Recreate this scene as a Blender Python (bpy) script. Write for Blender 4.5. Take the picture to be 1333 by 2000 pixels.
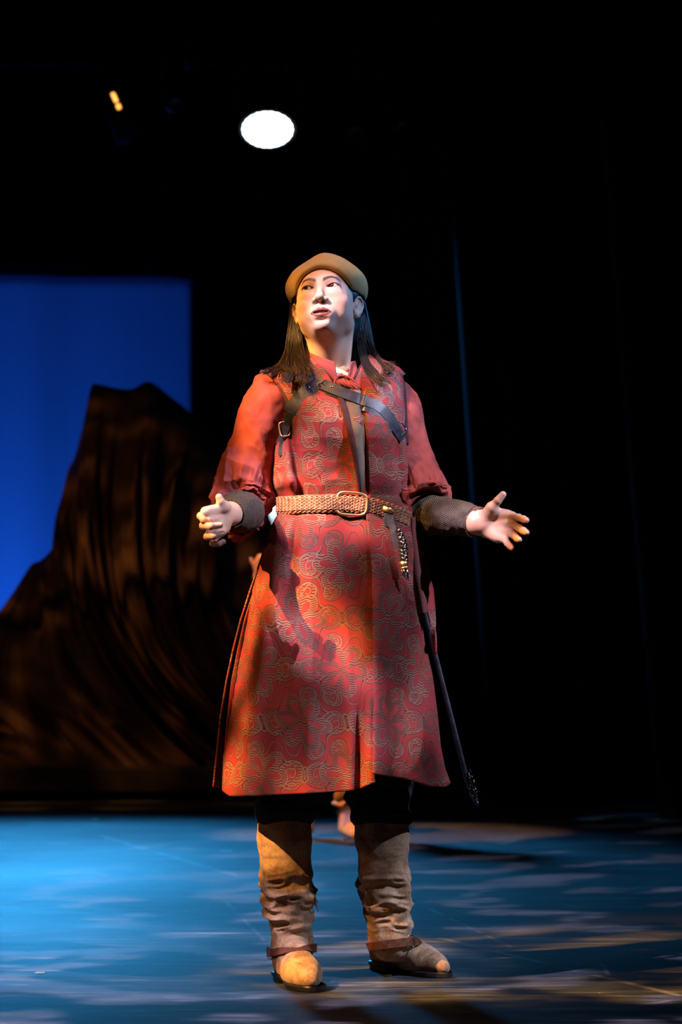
import bpy, math, random
import numpy as np
from mathutils import Vector, Matrix

for o in list(bpy.data.objects):
    bpy.data.objects.remove(o)
C = bpy.context.scene.collection
S = bpy.context.scene
R = math.radians
random.seed(7)
rng = np.random.default_rng(11)

# ------------------------------------------------------------------ camera
FPX, CAMH, CAMD, PITCH = 4290.0, 0.62, 5.2, R(5.25)
cam_data = bpy.data.cameras.new('camera')
cam = bpy.data.objects.new('camera', cam_data)
C.objects.link(cam)
cam.location = (0, -CAMD, CAMH)
cam.rotation_euler = (R(90) + PITCH, 0, 0)
cam_data.sensor_fit = 'VERTICAL'
cam_data.sensor_height = 36.0
cam_data.sensor_width = 24.0
cam_data.lens = FPX / 2000 * 36
cam_data.clip_end = 200
cam_data.dof.use_dof = True
cam_data.dof.focus_distance = 5.17
cam_data.dof.aperture_fstop = 4.5
S.camera = cam

# ------------------------------------------------------------------ world and exposure
S.view_settings.view_transform = 'Standard'
S.view_settings.look = 'None'
S.cycles.caustics_reflective = False; S.cycles.caustics_refractive = False
S.view_settings.exposure = 0.0
S.view_settings.gamma = 1.0
S.view_settings.use_curve_mapping = False
world = bpy.data.worlds.new('world')
S.world = world
world.use_nodes = True
world.node_tree.nodes['Background'].inputs[0].default_value = (0.1, 0.13, 0.2, 1)
world.node_tree.nodes['Background'].inputs[1].default_value = 0.0

# ------------------------------------------------------------------ pixel -> place (to read sizes off the photograph)
CP, SP = math.cos(PITCH), math.sin(PITCH)
def ray(px, py):
    a = (px - 666.5) / FPX
    b = (1000 - py) / FPX
    return np.array([a, CP - b * SP, SP + b * CP])
def W(px, py, Y=0.0):
    d = ray(px, py)
    t = (Y + CAMD) / d[1]
    return np.array([d[0] * t, Y, CAMH + d[2] * t])
def FL(px, py, z=0.0):
    d = ray(px, py)
    t = (z - CAMH) / d[2]
    return np.array([d[0] * t, -CAMD + d[1] * t, z])
def PX(p):
    x, y, z = p[0], p[1] + CAMD, p[2] - CAMH
    dep = y * CP + z * SP
    up = -y * SP + z * CP
    return 666.5 + FPX * x / dep, 1000 - FPX * up / dep
PXM = 5.2 / FPX  # metres per photo pixel on the performer's plane

# ------------------------------------------------------------------ lights
def direction_rot(frm, to):
    return (Vector(to) - Vector(frm)).to_track_quat('-Z', 'Y').to_euler()
def spot(name, loc, aim, power, color, angle, blend=0.3, size=0.05, gobo=None, spec=1.0):
    l = bpy.data.lights.new(name, 'SPOT')
    l.energy = power; l.color = color[:3]; l.spot_size = R(angle); l.spot_blend = blend
    l.shadow_soft_size = size; l.specular_factor = spec
    o = bpy.data.objects.new(name, l); C.objects.link(o)
    o.location = loc; o.rotation_euler = direction_rot(loc, aim)
    if gobo:
        scale, lo, hi, minv, seed = gobo
        l.use_nodes = True
        nt = l.node_tree
        em = nt.nodes['Emission']
        tc = nt.nodes.new('ShaderNodeTexCoord')
        sep = nt.nodes.new('ShaderNodeSeparateXYZ')
        nt.links.new(tc.outputs['Normal'], sep.inputs[0])
        dx = nt.nodes.new('ShaderNodeMath'); dx.operation = 'DIVIDE'
        dy = nt.nodes.new('ShaderNodeMath'); dy.operation = 'DIVIDE'
        nt.links.new(sep.outputs[0], dx.inputs[0]); nt.links.new(sep.outputs[2], dx.inputs[1])
        nt.links.new(sep.outputs[1], dy.inputs[0]); nt.links.new(sep.outputs[2], dy.inputs[1])
        cmb = nt.nodes.new('ShaderNodeCombineXYZ')
        nt.links.new(dx.outputs[0], cmb.inputs[0]); nt.links.new(dy.outputs[0], cmb.inputs[1])
        cmb.inputs[2].default_value = seed
        no = nt.nodes.new('ShaderNodeTexNoise')
        no.inputs['Scale'].default_value = scale
        no.inputs['Detail'].default_value = 2.0
        nt.links.new(cmb.outputs[0], no.inputs['Vector'])
        mr = nt.nodes.new('ShaderNodeMapRange')
        mr.interpolation_type = 'SMOOTHSTEP'
        mr.inputs['From Min'].default_value = lo; mr.inputs['From Max'].default_value = hi
        mr.inputs['To Min'].default_value = minv; mr.inputs['To Max'].default_value = 1.0
        nt.links.new(no.outputs[0], mr.inputs['Value'])
        nt.links.new(mr.outputs[0], em.inputs['Strength'])
    return o
def area(name, loc, aim, power, color, sx, sy, spread=180):
    l = bpy.data.lights.new(name, 'AREA')
    l.energy = power; l.color = color[:3]; l.shape = 'RECTANGLE'; l.size = sx; l.size_y = sy
    l.spread = R(spread)
    o = bpy.data.objects.new(name, l); C.objects.link(o)
    o.location = loc; o.rotation_euler = direction_rot(loc, aim)
    return o

AMBER = (1.0, 0.47, 0.13)
LAV = (0.68, 0.72, 1.0)
BLUE = (0.02, 0.30, 1.0)
# front-of-house lamps on the performer: two broken-up body washes and two clean spots added to keep the face fully lit
spot('warm_front_spot', (-5.0, -3.4, 6.0), (0.0, 0, 0.70), 13500, AMBER, 10.5, 0.35, 0.03, gobo=(48, 0.44, 0.60, 0.05, 4.6))
spot('cool_front_spot', (4.6, -3.6, 6.0), (0.1, 0, 0.70), 4300, LAV, 10.5, 0.35, 0.03, gobo=(34, 0.40, 0.57, 0.22, 7.7))
spot('warm_face_fill', (-3.6, -4.6, 7.6), (-0.03, 0, 1.56), 2800, (1.0, 0.40, 0.08), 5.4, 0.7, 0.04)
spot('cool_face_fill', (4.5, -3.4, 7.4), (0.03, 0, 1.56), 2000, (0.44, 0.54, 1.0), 5.4, 0.7, 0.04)
spot('warm_side_spot', (-4.2, -1.2, 2.2), (0.0, 0, 1.1), 60, (1.0, 0.42, 0.10), 40, 0.5, 0.08)
spot('upstage_performer_spot', (-2.2, 2.2, 7.2), (-0.05, 5.9, 0.80), 5200, (1.0, 0.38, 0.10), 13, 0.5, 0.05)
spot('headscarf_fill', (-2.6, 3.4, 3.4), (-0.27, 5.85, 1.63), 1100, (0.42, 0.80, 1.0), 5.5, 0.4, 0.04)  # added blue-white light to brighten the second performer's headscarf
# blue wash from above the back of the stage
spot('blue_back_spot', (2.4, 10.2, 4.7), (2.3, 4.4, 0), 40000, (0.04, 0.40, 0.85), 50, 0.9, 0.45, gobo=(14, 0.40, 0.60, 0.45, 2.2))
spot('blue_left_spot', (-2.4, 10.0, 4.7), (-1.3, 5.4, 0), 7500, (0.04, 0.38, 0.85), 48, 0.9, 0.45, gobo=(14, 0.40, 0.60, 0.45, 9.2))
spot('blue_right_rim_spot', (4.4, 1.3, 3.4), (0.1, 0, 1.56), 480, (0.04, 0.40, 1.0), 6.5, 0.5, 0.06)
spot('blue_wing_spot', (-2.2, 11.9, 4.6), (2.3, 9.4, 2.0), 900, (0.04, 0.35, 1.0), 40, 0.9, 0.10)
spot('curtain_spill_fill', (-1.0, 1.0, 5.0), (3.5, 7.6, 2.6), 800, (1.0, 0.55, 0.2), 15, 0.9, 0.10)  # added weak warm light, stands in for spill on the right curtain
# broken-up light on the floor and the draped mountain
spot('floor_pattern_spot', (-3.0, -3.0, 5.4), (-0.6, 1.2, 0), 5200, (0.85, 0.66, 0.85), 50, 0.5, 0.02, gobo=(26, 0.53, 0.62, 0.0, 21.7))
spot('mountain_pattern_spot', (-4.2, 6.0, 7.8), (-2.7, 10.9, 0.9), 1500, (1.0, 0.42, 0.12), 36, 0.6, 0.05, gobo=(18, 0.46, 0.66, 0.08, 5.5))
# blue ground row behind the riser lights the backdrop from below
area('backdrop_ground_row', (-5.2, 13.6, 0.25), (-5.0, 15.9, 1.0), 130, (0.01, 0.14, 1.0), 6.0, 0.25)
area('backdrop_top_row', (-4.5, 13.6, 5.6), (-4.5, 15.8, 2.0), 10, (0.01, 0.10, 1.0), 7.0, 0.3)

# ------------------------------------------------------------------ object helpers
def obj(name, me, mat=None, parent=None, smooth=True):
    o = bpy.data.objects.new(name, me)
    C.objects.link(o)
    if mat is not None:
        me.materials.append(mat)
    if smooth and len(me.polygons):
        me.polygons.foreach_set('use_smooth', [True] * len(me.polygons))
    if parent is not None:
        o.parent = parent
    return o
def tag(o, label, cat, group=None, kind=None):
    if label: o['label'] = label
    if cat: o['category'] = cat
    if group: o['group'] = group
    if kind: o['kind'] = kind
    return o
def empty(name, loc, parent=None):
    o = bpy.data.objects.new(name, None); C.objects.link(o)
    o.location = loc
    if parent: o.parent = parent
    o.empty_display_size = 0.1
    return o
def mesh_from(name, V, F, uv=None, col=None):
    me = bpy.data.meshes.new(name)
    V = np.asarray(V, dtype=np.float32); F = np.asarray(F, dtype=np.int32)
    n, k = F.shape
    me.vertices.add(len(V)); me.vertices.foreach_set('co', V.ravel())
    me.loops.add(n * k); me.loops.foreach_set('vertex_index', F.ravel())
    me.polygons.add(n)
    me.polygons.foreach_set('loop_start', np.arange(0, n * k, k, dtype=np.int32))
    me.polygons.foreach_set('loop_total', np.full(n, k, dtype=np.int32))
    me.update(calc_edges=True)
    if uv is not None:
        l = me.uv_layers.new(name='UVMap')
        l.data.foreach_set('uv', np.asarray(uv, dtype=np.float32)[F.ravel()].ravel())
    if col is not None:
        a = me.color_attributes.new('Col', 'FLOAT_COLOR', 'POINT')
        c4 = np.ones((len(V), 4), np.float32); c4[:, :3] = col
        a.data.foreach_set('color', c4.ravel())
    me.validate()
    return me
class MB:
    """collects pieces into ONE mesh"""
    def __init__(s): s.V = []; s.F = []; s.n = 0; s.U = []
    def add(s, V, F, uv=None):
        V = np.asarray(V, float); F = np.asarray(F, int)
        if F.shape[1] == 3: F = np.c_[F, F[:, 2]]
        s.V.append(V); s.F.append(F + s.n); s.n += len(V)
        s.U.append(np.zeros((len(V), 2)) if uv is None else np.asarray(uv, float))
        return s
    def build(s, name, mat, parent=None, smooth=True, col=None):
        V = np.concatenate(s.V); F = np.concatenate(s.F); U = np.concatenate(s.U)
        me = bpy.data.meshes.new(name)
        faces = [tuple(f) if f[2] != f[3] else tuple(f[:3]) for f in F.tolist()]
        me.from_pydata(V.tolist(), [], faces)
        l = me.uv_layers.new(name='UVMap')
        li = np.empty(len(me.loops), np.int32); me.loops.foreach_get('vertex_index', li)
        l.data.foreach_set('uv', U[li].astype(np.float32).ravel())
        if col is not None:
            a = me.color_attributes.new('Col', 'FLOAT_COLOR', 'POINT')
            c4 = np.ones((len(V), 4), np.float32); c4[:, :3] = col
            a.data.foreach_set('color', c4.ravel())
        me.update()
        return obj(name, me, mat, parent, smooth)
def grid_faces(nr, nc, wrap=False):
    i = np.arange(nr - 1)[:, None]
    j = np.arange(nc if wrap else nc - 1)[None, :]
    a = i * nc + j; b = i * nc + (j + 1) % nc
    return np.stack([a + 0 * b, b, b + nc, a + nc], -1).reshape(-1, 4)
def norm(v):
    v = np.asarray(v, float)
    return v / (np.linalg.norm(v, axis=-1, keepdims=True) + 1e-12)
def spline(pts, n, closed=False):
    """Catmull-Rom through rows of pts"""
    P = np.asarray(pts, float)
    if closed: P = np.r_[P[-1:], P, P[:2]]
    else: P = np.r_[2 * P[:1] - P[1:2], P, 2 * P[-1:] - P[-2:-1]]
    m = len(P) - 3
    t = np.linspace(0, m, n, endpoint=not closed)
    k = np.minimum(t.astype(int), m - 1); u = (t - k)[:, None]
    a, b, c, d = P[k], P[k + 1], P[k + 2], P[k + 3]
    return .5 * ((2 * b) + (c - a) * u + (2 * a - 5 * b + 4 * c - d) * u ** 2 + (3 * b - 3 * c + d - a) * u ** 3)
def frames(path, up=(0, 0, 1)):
    T = norm(np.gradient(path, axis=0))
    N = np.zeros_like(T); n = np.asarray(up, float)
    for i in range(len(T)):
        n = n - T[i] * n.dot(T[i]); l = np.linalg.norm(n)
        if l < 1e-6: n = np.cross(T[i], [1, 0, 0]); l = np.linalg.norm(n)
        n = n / l; N[i] = n
    return T, N, np.cross(T, N)
def tube(path, rad, k=10, up=(0, 0, 1), flat=1.0, caps=True, disp=None):
    """tube along path; rad scalar/array; flat squashes along the second axis"""
    path = np.asarray(path, float); n = len(path)
    rad = np.broadcast_to(np.asarray(rad, float), (n,))
    T, N, B = frames(path, up)
    th = np.linspace(0, 2 * np.pi, k, endpoint=False)
    rr = rad[:, None] * np.ones((1, k))
    if disp is not None: rr = rr + disp(np.linspace(0, 1, n)[:, None], th[None, :], path)
    V = path[:, None] + rr[..., None] * (np.cos(th)[None, :, None] * N[:, None] + flat * np.sin(th)[None, :, None] * B[:, None])
    V = V.reshape(-1, 3)
    F = grid_faces(n, k, True)
    L = np.r_[0, np.cumsum(np.linalg.norm(np.diff(path, axis=0), axis=1))]
    uv = np.stack([np.broadcast_to(th[None] * rad.mean(), (n, k)), np.broadcast_to(L[:, None], (n, k))], -1).reshape(-1, 2)
    if caps:
        V = np.r_[V, path[:1], path[-1:]]
        uv = np.r_[uv, uv[:1], uv[-1:]]
        a = n * k
        f0 = [(a, (j + 1) % k, j, j) for j in range(k)]
        f1 = [(a + 1, (n - 1) * k + j, (n - 1) * k + (j + 1) % k, (n - 1) * k + (j + 1) % k) for j in range(k)]
        f0 = [(q[0], q[1], q[2], q[2]) for q in f0]
        F = np.r_[F, f0, f1]
    return V, F, uv
def strap(path, nrm, width, thick, bevel=0.25):
    """leather strip along path; nrm outward normals"""
    path = np.asarray(path, float); n = len(path)
    T = norm(np.gradient(path, axis=0)); N = norm(nrm)
    N = norm(N - T * (N * T).sum(1, keepdims=True)); B = np.cross(T, N)
    w = np.broadcast_to(np.asarray(width, float), (n,))[:, None] / 2; t = thick
    prof = [(-1, 0), (-1, .7), (-.93, 1), (.93, 1), (1, .7), (1, 0)]
    V = np.stack([path + B * w * a + N * t * b for a, b in prof], 1).reshape(-1, 3)
    k = len(prof)
    F = grid_faces(n, k, True)
    F = np.r_[F, [(0, 1, 2, 3), (0, 3, 4, 5)], [((n - 1) * k + 3, (n - 1) * k + 2, (n - 1) * k + 1, (n - 1) * k), ((n - 1) * k + 5, (n - 1) * k + 4, (n - 1) * k + 3, (n - 1) * k)]]
    L = np.r_[0, np.cumsum(np.linalg.norm(np.diff(path, axis=0), axis=1))]
    uv = np.stack([np.stack([L, w[:, 0] * a], -1) for a, b in prof], 1).reshape(-1, 2)
    return V, F, uv
def box(c, s, rot=None):
    c = np.asarray(c, float); s = np.asarray(s, float) / 2
    V = np.array([[x, y, z] for x in (-1, 1) for y in (-1, 1) for z in (-1, 1)], float) * s
    if rot is not None: V = V @ np.asarray(rot, float).T
    return V + c, np.array([(0, 1, 3, 2), (4, 6, 7, 5), (0, 4, 5, 1), (2, 3, 7, 6), (0, 2, 6, 4), (1, 5, 7, 3)])
def ball(c, r, n=14, m=20, sc=(1, 1, 1)):
    ph = np.linspace(0, np.pi, n)[:, None]; th = np.linspace(0, 2 * np.pi, m, endpoint=False)[None]
    V = np.stack([np.sin(ph) * np.cos(th), np.sin(ph) * np.sin(th), np.cos(ph) + 0 * th], -1).reshape(-1, 3) * np.asarray(sc) * r + c
    return V, grid_faces(n, m, True)
def bevel(o, w, seg=2):
    m = o.modifiers.new('bevel', 'BEVEL'); m.width = w; m.segments = seg; m.limit_method = 'ANGLE'
    return o
def solid(o, t, off=-1):
    m = o.modifiers.new('solid', 'SOLIDIFY'); m.thickness = t; m.offset = off
    return o

# ------------------------------------------------------------------ noise
def vnoise(P, seed=0):
    P = np.asarray(P, float); i = np.floor(P).astype(np.int64); f = P - i; f = f * f * (3 - 2 * f)
    def h(dx, dy, dz):
        n = (i[..., 0] + dx) * 73856093 ^ (i[..., 1] + dy) * 19349663 ^ (i[..., 2] + dz) * 83492791 ^ (seed * 2654435761)
        n = (n ^ (n >> 13)) * 1274126177 & 0xffffffff
        n = (n ^ (n >> 16)) & 0xffff
        return n / 32767.5 - 1
    r = 0
    for dx in (0, 1):
        for dy in (0, 1):
            for dz in (0, 1):
                w = (f[..., 0] if dx else 1 - f[..., 0]) * (f[..., 1] if dy else 1 - f[..., 1]) * (f[..., 2] if dz else 1 - f[..., 2])
                r = r + w * h(dx, dy, dz)
    return r
def fbm(P, seed=0, oct=3):
    r = 0; a = 1; P = np.asarray(P, float)
    for k in range(oct):
        r = r + a * vnoise(P, seed + k); P = P * 2.03 + 5.1; a *= .5
    return r
def ridge(P, seed=0, oct=2):
    """soft folds: 1 on crests"""
    r = 0; a = 1; P = np.asarray(P, float)
    for k in range(oct):
        r = r + a * (1 - 2 * np.abs(vnoise(P, seed + k))); P = P * 2.1 + 3.3; a *= .5
    return r
def sstep(x, a, b):
    t = np.clip((x - a) / (b - a), 0, 1); return t * t * (3 - 2 * t)

# ------------------------------------------------------------------ implicit modelling: smooth unions on a grid, then surface nets
class Field:
    def __init__(s, lo, hi, h):
        s.h = h; s.lo = np.asarray(lo, float)
        s.n = np.ceil((np.asarray(hi, float) - s.lo) / h).astype(int) + 1
        s.ax = [s.lo[i] + h * np.arange(s.n[i]) for i in range(3)]
        s.F = np.full(s.n, 0.05, np.float32)
    def region(s, lo, hi):
        sl = []
        for i in range(3):
            a = int(np.clip(np.floor((lo[i] - s.lo[i]) / s.h), 0, s.n[i])); b = int(np.clip(np.ceil((hi[i] - s.lo[i]) / s.h) + 1, 0, s.n[i]))
            if b <= a: return None, None
            sl.append(slice(a, b))
        X = s.ax[0][sl[0]][:, None, None]; Y = s.ax[1][sl[1]][None, :, None]; Z = s.ax[2][sl[2]][None, None, :]
        return tuple(sl), (X, Y, Z)
    def comb(s, sl, d, k, mode):
        f = s.F[sl]
        if mode == 'u':
            if k > 0:
                h = np.clip(.5 + .5 * (f - d) / k, 0, 1); r = f + (d - f) * h - k * h * (1 - h)
            else: r = np.minimum(f, d)
        else:
            d = -d
            if k > 0:
                h = np.clip(.5 - .5 * (f - d) / k, 0, 1); r = f + (d - f) * h + k * h * (1 - h)
            else: r = np.maximum(f, d)
        s.F[sl] = r
    def ell(s, c, r, k=0.0, rot=None, mode='u'):
        c = np.asarray(c, float); r = np.asarray(r, float); m = max(r) + k * 1.5 + 3 * s.h
        sl, g = s.region(c - m, c + m)
        if sl is None: return s
        X, Y, Z = g[0] - c[0], g[1] - c[1], g[2] - c[2]
        if rot is not None:
            q = np.asarray(rot)
            X, Y, Z = (q[0][0] * X + q[1][0] * Y + q[2][0] * Z, q[0][1] * X + q[1][1] * Y + q[2][1] * Z, q[0][2] * X + q[1][2] * Y + q[2][2] * Z)
        k0 = np.sqrt((X / r[0]) ** 2 + (Y / r[1]) ** 2 + (Z / r[2]) ** 2)
        k1 = np.sqrt((X / r[0] ** 2) ** 2 + (Y / r[1] ** 2) ** 2 + (Z / r[2] ** 2) ** 2) + 1e-9
        s.comb(sl, (k0 * (k0 - 1) / k1).astype(np.float32), k, mode); return s
    def cap(s, a, b, ra, rb=None, k=0.0, mode='u'):
        a = np.asarray(a, float); b = np.asarray(b, float); rb = ra if rb is None else rb
        m = max(ra, rb) + k * 1.5 + 3 * s.h
        sl, g = s.region(np.minimum(a, b) - m, np.maximum(a, b) + m)
        if sl is None: return s
        ab = b - a; L = ab.dot(ab) + 1e-12
        px, py, pz = g[0] - a[0], g[1] - a[1], g[2] - a[2]
        t = np.clip((px * ab[0] + py * ab[1] + pz * ab[2]) / L, 0, 1)
        d = np.sqrt((px - t * ab[0]) ** 2 + (py - t * ab[1]) ** 2 + (pz - t * ab[2]) ** 2) - (ra + (rb - ra) * t)
        s.comb(sl, d.astype(np.float32), k, mode); return s
    def chain(s, pts, rs, k):
        for i in range(len(pts) - 1): s.cap(pts[i], pts[i + 1], rs[i], rs[i + 1], k)
        return s
    def fn(s, lo, hi, f, k=0.0, mode='u'):
        sl, g = s.region(lo, hi)
        if sl is not None: s.comb(sl, np.broadcast_to(f(*g), s.F[sl].shape).astype(np.float32), k, mode)
        return s
    def nets(s):
        F = s.F; neg = F < 0
        nx, ny, nz = F.shape
        c = np.zeros((nx - 1, ny - 1, nz - 1), np.uint8)
        for dx in (0, 1):
            for dy in (0, 1):
                for dz in (0, 1):
                    c += neg[dx:nx - 1 + dx, dy:ny - 1 + dy, dz:nz - 1 + dz]
        act = (c > 0) & (c < 8)
        I = np.argwhere(act)
        idx = np.full(act.shape, -1, np.int32); idx[act] = np.arange(len(I))
        co = [(dx, dy, dz) for dx in (0, 1) for dy in (0, 1) for dz in (0, 1)]
        val = np.stack([F[I[:, 0] + d[0], I[:, 1] + d[1], I[:, 2] + d[2]] for d in co], 1)
        acc = np.zeros((len(I), 3)); cnt = np.zeros(len(I))
        for i, a in enumerate(co):
            for j, b in enumerate(co):
                if i < j and sum(abs(a[q] - b[q]) for q in range(3)) == 1:
                    va, vb = val[:, i], val[:, j]; m = (va < 0) != (vb < 0)
                    t = np.where(m, va / np.where(m, va - vb, 1), 0)
                    p = np.array(a)[None] + t[:, None] * (np.array(b) - np.array(a))[None]
                    acc += p * m[:, None]; cnt += m
        V = s.lo + s.h * (I + acc / cnt[:, None])
        quads = []
        for ax in range(3):
            u, v = (ax + 1) % 3, (ax + 2) % 3
            sl0 = [slice(None)] * 3; sl1 = [slice(None)] * 3
            sl0[ax] = slice(0, -1); sl1[ax] = slice(1, None)
            n0 = neg[tuple(sl0)]; n1 = neg[tuple(sl1)]
            E = np.argwhere(n0 != n1)
            E = E[(E[:, u] > 0) & (E[:, v] > 0) & (E[:, u] < F.shape[u] - 1) & (E[:, v] < F.shape[v] - 1)]
            flip = ~neg[E[:, 0], E[:, 1], E[:, 2]]
            def ix(du, dv):
                q = E.copy(); q[:, u] -= du; q[:, v] -= dv
                return idx[q[:, 0], q[:, 1], q[:, 2]]
            q = np.stack([ix(1, 1), ix(0, 1), ix(0, 0), ix(1, 0)], 1)
            q[flip] = q[flip][:, ::-1]
            quads.append(q)
        Q = np.concatenate(quads); Q = Q[(Q >= 0).all(1)]
        return V, Q
def relax(V, F, it=2, a=0.5):
    n = len(V); e = np.concatenate([F[:, [0, 1]], F[:, [1, 2]], F[:, [2, 3]], F[:, [3, 0]]])
    deg = np.bincount(e[:, 0], minlength=n) + np.bincount(e[:, 1], minlength=n)
    for _ in range(it):
        s = np.zeros_like(V)
        for q in range(3):
            s[:, q] = np.bincount(e[:, 0], V[e[:, 1], q], n) + np.bincount(e[:, 1], V[e[:, 0], q], n)
        V = V * (1 - a) + a * s / np.maximum(deg, 1)[:, None]
    return V

# ------------------------------------------------------------------ materials: a small expression-to-nodes builder
class X:
    def __init__(s, nt, v): s.nt = nt; s.v = v
    def op(s, o, *a):
        n = s.nt.nodes.new('ShaderNodeMath'); n.operation = o
        for i, q in enumerate((s,) + a):
            q = q.v if isinstance(q, X) else q
            if isinstance(q, (int, float)): n.inputs[i].default_value = q
            else: s.nt.links.new(q, n.inputs[i])
        return X(s.nt, n.outputs[0])
    def __add__(s, o): return s.op('ADD', o)
    __radd__ = __add__
    def __sub__(s, o): return s.op('SUBTRACT', o)
    def __rsub__(s, o): return (s * -1.0) + o
    def __mul__(s, o): return s.op('MULTIPLY', o)
    __rmul__ = __mul__
    def __truediv__(s, o): return s.op('DIVIDE', o)
    def abs(s): return s.op('ABSOLUTE')
    def sin(s): return s.op('SINE')
    def cos(s): return s.op('COSINE')
    def fract(s): return s.op('FRACT')
    def sqrt(s): return s.op('SQRT')
    def lt(s, o): return s.op('LESS_THAN', o)
    def gt(s, o): return s.op('GREATER_THAN', o)
    def mx(s, o): return s.op('MAXIMUM', o)
    def mn(s, o): return s.op('MINIMUM', o)
    def pw(s, o): return s.op('POWER', o)
    def atan2(s, o): return s.op('ARCTAN2', o)
    def step(s, a, b):
        n = s.nt.nodes.new('ShaderNodeMapRange'); n.interpolation_type = 'SMOOTHSTEP'
        s.nt.links.new(s.v, n.inputs['Value']); n.inputs['From Min'].default_value = a; n.inputs['From Max'].default_value = b
        return X(s.nt, n.outputs[0])
class Mat:
    def __init__(s, name, color=(.5, .5, .5), rough=.6, metal=0., spec=.5):
        s.m = bpy.data.materials.new(name); s.m.use_nodes = True
        s.nt = s.m.node_tree; s.b = s.nt.nodes['Principled BSDF']
        s.b.inputs['Base Color'].default_value = (*color, 1)
        s.b.inputs['Roughness'].default_value = rough; s.b.inputs['Metallic'].default_value = metal
        s.b.inputs['Specular IOR Level'].default_value = spec
    def coord(s, which='Object', scale=(1, 1, 1)):
        t = s.nt.nodes.new('ShaderNodeTexCoord'); m = s.nt.nodes.new('ShaderNodeMapping'); m.inputs['Scale'].default_value = scale
        s.nt.links.new(t.outputs[which], m.inputs['Vector']); return m.outputs[0]
    def xyz(s, sock):
        n = s.nt.nodes.new('ShaderNodeSeparateXYZ'); s.nt.links.new(sock, n.inputs[0]); return [X(s.nt, n.outputs[i]) for i in range(3)]
    def noise(s, vec, scale, detail=3, rough=.5, dist=0.):
        n = s.nt.nodes.new('ShaderNodeTexNoise'); s.nt.links.new(vec, n.inputs['Vector'])
        n.inputs['Scale'].default_value = scale; n.inputs['Detail'].default_value = detail; n.inputs['Roughness'].default_value = rough
        n.inputs['Distortion'].default_value = dist
        return X(s.nt, n.outputs[0])
    def mix(s, fac, a, b):
        n = s.nt.nodes.new('ShaderNodeMix'); n.data_type = 'RGBA'
        for sock, v in ((n.inputs[0], fac), (n.inputs[6], a), (n.inputs[7], b)):
            v = v.v if isinstance(v, X) else v
            if isinstance(v, tuple): sock.default_value = (*v, 1) if len(v) == 3 else v
            elif isinstance(v, (int, float)): sock.default_value = v
            else: s.nt.links.new(v, sock)
        return n.outputs[2]
    def set(s, name, v):
        v = v.v if isinstance(v, X) else v
        s.nt.links.new(v, s.b.inputs[name]); return s
    def bump(s, h, strength=.3, dist=.002):
        n = s.nt.nodes.new('ShaderNodeBump'); n.inputs['Strength'].default_value = strength; n.inputs['Distance'].default_value = dist
        s.nt.links.new(h.v if isinstance(h, X) else h, n.inputs['Height'])
        s.nt.links.new(n.outputs[0], s.b.inputs['Normal']); return s
def cloth_mat(name, c1, c2, scale=30, rough=.85, weave=900, bs=.25, sheen=.0):
    m = Mat(name, c1, rough, 0, .25)
    v = m.coord()
    n = m.noise(v, scale, 4)
    m.set('Base Color', m.mix(n.step(.35, .65), c1, c2))
    x, y, z = m.xyz(v)
    w = (x * weave + y * weave * .6).sin() * (z * weave).sin()
    m.bump(w * .5 + m.noise(v, 120, 2) * .8, bs, .0015)
    if sheen: m.b.inputs['Sheen Weight'].default_value = sheen
    return m.m

# ------------------------------------------------------------------ materials
def leather(name, c, rough=.45):
    m = Mat(name, c, rough, 0, .5)
    v = m.coord(); n = m.noise(v, 60, 4)
    m.set('Base Color', m.mix(n.step(.3, .7), tuple(q * .6 for q in c), tuple(min(1, q * 1.3) for q in c)))
    m.bump(m.noise(v, 500, 2), .25, .001)
    return m.m
def metal(name, c, rough=.25):
    return Mat(name, c, rough, 1.0).m
M_black = cloth_mat('black_velour', (.0035, .0035, .0045), (.006, .006, .008), 6, .95, 300, .1)
M_trousers = cloth_mat('black_cloth', (.004, .004, .005), (.007, .007, .008), 20, .8, 700, .2)
M_linen = cloth_mat('red_linen', (.24, .042, .036), (.30, .058, .048), 9, .85, 4200, .12)
M_strap = leather('dark_leather', (.030, .033, .046), .34)
M_belt = leather('braided_brown_leather', (.30, .13, .07), .30)
M_brown = leather('brown_leather', (.13, .05, .03), .35)
M_sole = leather('black_sole', (.012, .011, .012), .4)
M_brass = metal('brass', (.85, .60, .28), .38)
M_chrome = metal('chrome', (.75, .75, .78), .15)
M_trim = cloth_mat('dark_maroon_trim', (.035, .012, .02), (.05, .015, .025), 30)
M_hidden = Mat('black_paint', (.006, .006, .007), .6, 0, .3).m

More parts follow.
